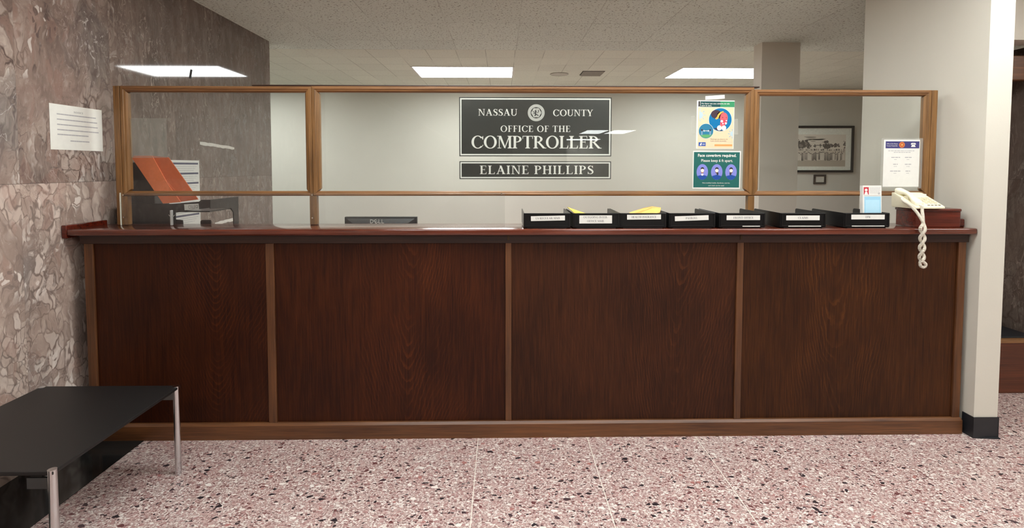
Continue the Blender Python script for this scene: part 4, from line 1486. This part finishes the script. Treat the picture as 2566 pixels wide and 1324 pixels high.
p = Print(0.219, 0.216, M_SLEEVE, 0.0006)
o = p.build('clear_sleeve', FRONT, (-1.946, 0.1892, 1.582))
for k in range(2):
    pass
tag(o, 'empty translucent sheet sleeve taped inside the left pane above the folder', 'sleeve')

b = MB(); b.box(-2.178, -2.04, 0.385, 0.52, 1.1725, 1.45, 0.003)
tag(b.build('file_box', M_BLACKMAT, loc=(-2.1, 0.45, 1.173)), 'black upright file box standing in the desk tray behind the orange folder', 'file box')


def strip(name, y0, z0, y1, z1, w, m, lab, cat, group, seed):
    r = random.Random(seed)
    n = 14
    top, bot = [], []
    for i in range(n + 1):
        f = i / n
        y, z = y0 + (y1 - y0) * f, z0 + (z1 - z0) * f
        e = w * (0.75 + 0.25 * min(1, 8 * f, 8 * (1 - f)))
        top.append((XW + 0.0006, y, z + e * r.uniform(0.38, 0.52)))
        bot.append((XW + 0.0006, y, z - e * r.uniform(0.35, 0.6)))
    mb = MB()
    mb.prism(top + bot[::-1], (0.0012, 0, 0))
    return tag(mb.build(name, m, loc=(XW, (y0 + y1) / 2, (z0 + z1) / 2)), lab, cat, group)


M_RES = plain('tape_residue', srgb(216, 212, 204), 0.7)
strip('adhesive_strip', 1.196, 1.600, 1.693, 1.578, 0.026, M_RES, 'white adhesive strip left on the marble wall inside the left pane', 'adhesive strip', 'adhesive remains on the marble', 5)
strip('adhesive_strip', 1.371, 0.983, 1.722, 0.992, 0.026, M_RES, 'white adhesive strip low on the marble just above the counter', 'adhesive strip', 'adhesive remains on the marble', 9)
b = MB(); b.prism([(XW + 0.0006, 1.085, 2.055), (XW + 0.0006, 1.108, 2.055), (XW + 0.0006, 1.128, 2.122), (XW + 0.0006, 1.106, 2.122)], (0.001, 0, 0))
tag(b.build('tape_scrap', M_INK, loc=(XW, 1.1, 2.09)), 'small slanted scrap of black tape high on the marble wall', 'tape')

# ------------------------------------------------------------------ notice on the marble wall
p = Print(0.340, 0.228, M_PAPER_W, 0.0006)
p.add(serif('NOTICE', -0.022, 0.078, 0.062, 0.009, 0.05), ink('notice_grey', 130, 130, 130), 1)
for y, x1, s in ((0.062, 0.132, 1), (0.036, 0.134, 2), (0.010, 0.142, 3), (-0.016, 0.142, 4), (-0.040, 0.07, 5)):
    p.add(words(-0.128, x1, y, 0.0060, 60 + s, 0.06), ink('notice_text', 186, 185, 186), 1)
p.add(words(-0.05, 0.075, -0.070, 0.0060, 69, 0.06), ink('notice_text', 186, 185, 186), 1)
o = p.build('wall_notice', LEFTW, (XW + 0.0012, 0.081, 1.625))
tag(o, 'white paper notice on the marble wall left of the glass screen', 'notice')

# ------------------------------------------------------------------ monitor and desk behind the counter
t = thing('staff_desk', 'desk behind the counter carrying the monitor', 'desk', (-0.7, 0.8, 0))
b = MB(); b.box(-2.2, 0.6, 0.26, 0.95, 0.72, 0.75, 0.004)
b.build('desktop', M_BATTEN, t)
for x in (-2.15, 0.52):
    b = MB(); b.box(x, x + 0.05, 0.3, 0.9, 0.0, 0.72)
    b.build('side_panel', M_BATTEN, t)
t = thing('computer_monitor', 'black computer monitor whose top edge shows behind the counter', 'monitor', (-0.76, 0.6, 0.75))
b = MB()
b.prism([(-0.984, 0.55, 0.83), (-0.535, 0.55, 0.83), (-0.535, 0.55, 1.114), (-0.984, 0.55, 1.114)], (0, 0.03, 0), bev=0.003)
b.build('housing', M_BLACKMAT, t)
b = MB()
b.loft([[(-0.976, 0.551, 0.84), (-0.543, 0.551, 0.84), (-0.543, 0.551, 1.106), (-0.976, 0.551, 1.106)],
        [(-0.93, 0.535, 0.87), (-0.59, 0.535, 0.87), (-0.59, 0.535, 1.075), (-0.93, 0.535, 1.075)]])
b.build('back_bulge', M_BLACKMAT, t)
b = MB()
b.box(-0.79, -0.73, 0.57, 0.60, 0.76, 0.95)
b.box(-0.88, -0.64, 0.5, 0.7, 0.75, 0.762, 0.003)
b.build('stand', M_BLACKMAT, t)
p = Print(0.002, 0.002, M_BLACKMAT, 0.0002)
p.add(sans('D', 0.0, 0, 0.022, 0.024, 0.03) + sans('L', 0.051, 0, 0.016, 0.024, 0.03) + sans('L', 0.070, 0, 0.016, 0.024, 0.03), M_SEAL, 1)
ee = sans('E', -0.011, -0.012, 0.02, 0.024, 0.03)
ca, sa = math.cos(math.radians(32)), math.sin(math.radians(32))
p.add([[(0.037 + x * ca - y * sa, 0.012 + x * sa + y * ca) for x, y in q] for q in ee], M_SEAL, 1)
p.build('emblem', FRONT, (-0.822, 0.5345, 1.076), t)

# ------------------------------------------------------------------ pictures on the rear office wall
t = thing('framed_photograph', 'large framed black and white crowd photograph on the rear wall', 'picture', (4.93, BACK - 0.02, 1.35))
x0, x1, z0, z1 = 4.45, 5.385, 1.345, 2.058
b = MB()
fw = 0.034
for a in ((x0, x1, z0, z0 + fw), (x0, x1, z1 - fw, z1), (x0, x0 + fw, z0 + fw, z1 - fw), (x1 - fw, x1, z0 + fw, z1 - fw)):
    b.box(a[0], a[1], BACK - 0.035, BACK - 0.001, a[2], a[3], 0.003)
b.build('frame', plain('frame_black', srgb(40, 36, 34), 0.4), t)
b = MB(); b.box(x0 + fw, x1 - fw, BACK - 0.014, BACK - 0.002, z0 + fw, z1 - fw)
b.build('mat_board', plain('mat_board', srgb(236, 238, 228), 0.7), t)
pw, ph = 0.74, 0.49
p = Print(pw, ph, ink('photo_sky', 228, 221, 208), 0.0005)
rg = random.Random(11)
tree = ink('photo_tree', 106, 99, 93)
p.add([rect(-pw / 2, -ph / 2, pw / 2, 0.02)], ink('photo_field', 212, 203, 188), 1)
p.add([rect(-pw / 2, -ph / 2, pw / 2, -0.15)], ink('photo_ground', 186, 176, 160), 2)
for k in range(9):
    p.add(disc(rg.uniform(-0.2, 0.12), rg.uniform(0.12, 0.21), rg.uniform(0.04, 0.1), 0.008, 14), ink('photo_cloud', 176, 168, 156), 2)
for cx, cy, rx, ry in ((-0.31, 0.085, 0.07, 0.07), (-0.25, 0.10, 0.05, 0.06), (-0.35, 0.1, 0.03, 0.08), (-0.2, 0.07, 0.04, 0.04), (0.07, 0.085, 0.055, 0.06), (0.1, 0.07, 0.05, 0.04), (-0.11, 0.07, 0.02, 0.025), (-0.02, 0.075, 0.016, 0.03), (0.17, 0.075, 0.05, 0.035), (0.23, 0.08, 0.05, 0.035), (0.35, 0.09, 0.022, 0.07)):
    for q in range(22):
        a_, d_ = rg.uniform(0, 6.28), rg.uniform(0, 0.8) ** 0.6
        r_ = rg.uniform(0.22, 0.42) * min(rx, ry)
        p.add(disc(max(-pw / 2 + r_, min(pw / 2 - r_, cx + d_ * rx * math.cos(a_))), max(0.03, cy + d_ * ry * math.sin(a_)), r_, n=9), tree if q % 4 else ink('photo_leaf', 142, 134, 125), 3, 0.00022 + q * 4e-6)
p.add([rect(-0.09, 0.075, -0.02, 0.084)], tree, 3)
for k in range(46):
    x = -pw / 2 + 0.01 + k * (pw - 0.02) / 46
    hh = rg.uniform(0.012, 0.03)
    p.add([rect(x, 0.0, x + rg.uniform(0.006, 0.02), hh)], rg.choice([tree, ink('photo_mid', 152, 144, 134), ink('photo_sky', 228, 221, 208)]), 4)
for k in range(44):
    x = -pw / 2 + 0.008 + k * (pw - 0.03) / 44
    w_ = rg.uniform(0.010, 0.020)
    hh = rg.uniform(0.085, 0.12)
    mm = rg.choice([ink('photo_dark', 92, 86, 82), tree, ink('photo_light', 222, 216, 204), ink('photo_mid', 152, 144, 134), ink('photo_light', 222, 216, 204)])
    y0 = -0.15 + rg.uniform(-0.01, 0.012)
    p.add([[(x, y0), (x + w_, y0), (x + w_ * 0.75, y0 + hh), (x + w_ * 0.25, y0 + hh)]], mm, 5)
    p.add(disc(x + w_ / 2, y0 + hh + 0.006, 0.007, n=10), ink('photo_dark', 92, 86, 82), 5)
p.build('photo_print', FRONT, ((x0 + x1) / 2 - 0.02, BACK - 0.0145, 1.70 - 0.02), t)
t = thing('small_frame', 'small dark framed caption on the rear wall below the crowd photograph', 'picture', (4.88, BACK - 0.01, 1.165))
x0, x1, z0, z1 = 4.785, 4.975, 1.165, 1.31
b = MB()
fw = 0.027
for a in ((x0, x1, z0, z0 + fw), (x0, x1, z1 - fw, z1), (x0, x0 + fw, z0 + fw, z1 - fw), (x1 - fw, x1, z0 + fw, z1 - fw)):
    b.box(a[0], a[1], BACK - 0.02, BACK - 0.001, a[2], a[3], 0.002)
b.build('frame', plain('frame_brown', srgb(62, 54, 48), 0.4), t)
p = Print(x1 - x0 - 2 * fw, z1 - z0 - 2 * fw, plain('caption_card', srgb(204, 202, 192), 0.7), 0.001)
p.add(words(-0.05, 0.05, 0.01, 0.004, 5) + words(-0.05, 0.04, -0.005, 0.004, 6), M_GREYINK, 1)
p.build('caption', FRONT, ((x0 + x1) / 2, BACK - 0.008, (z0 + z1) / 2), t)

# ------------------------------------------------------------------ low table
TZ = 0.413
t = thing('coffee_table', 'low black table with chrome legs beside the marble wall', 'table', (-1.8, -0.65, 0))
tx0, tx1, ty0, ty1 = -2.125, -1.494, -1.004, -0.312
b = MB(); b.box(tx0, tx1, ty0, ty1, TZ - 0.012, TZ, 0.002)
b.build('tabletop', M_TABLE, t)
b = MB()
b.box(tx0 + 0.02, tx1 - 0.012, ty0 + 0.012, ty0 + 0.03, TZ - 0.020, TZ - 0.012)
b.box(tx0 + 0.02, tx1 - 0.012, ty1 - 0.03, ty1 - 0.012, TZ - 0.020, TZ - 0.012)
b.box(tx0 + 0.012, tx0 + 0.03, ty0 + 0.012, ty1 - 0.012, TZ - 0.020, TZ - 0.012)
b.box(tx1 - 0.03, tx1 - 0.012, ty0 + 0.012, ty1 - 0.012, TZ - 0.020, TZ - 0.012)
b.build('apron', M_BLACKMAT, t)
for x, y in ((tx0, ty0), (tx1 - 0.024, ty0), (tx0, ty1 - 0.024), (tx1 - 0.024, ty1 - 0.024)):
    b = MB(); b.cyl((x + 0.013, y + 0.011, 0.0), (0, 0, 1), 0.0135, TZ + 0.002, 20)
    lg = b.build('leg', M_CHROME, t, smooth=True)
    b = MB()
    sx_, sy_ = (1 if x == tx0 else -1), (1 if y == ty0 else -1)
    cx0, cy0 = x + 0.013, y + 0.011
    b.box(min(cx0, cx0 + sx_ * 0.075), max(cx0, cx0 + sx_ * 0.075), cy0 - 0.012, cy0 - 0.006, TZ - 0.058, TZ - 0.0205)
    b.build('bracket', M_CHROME, lg)
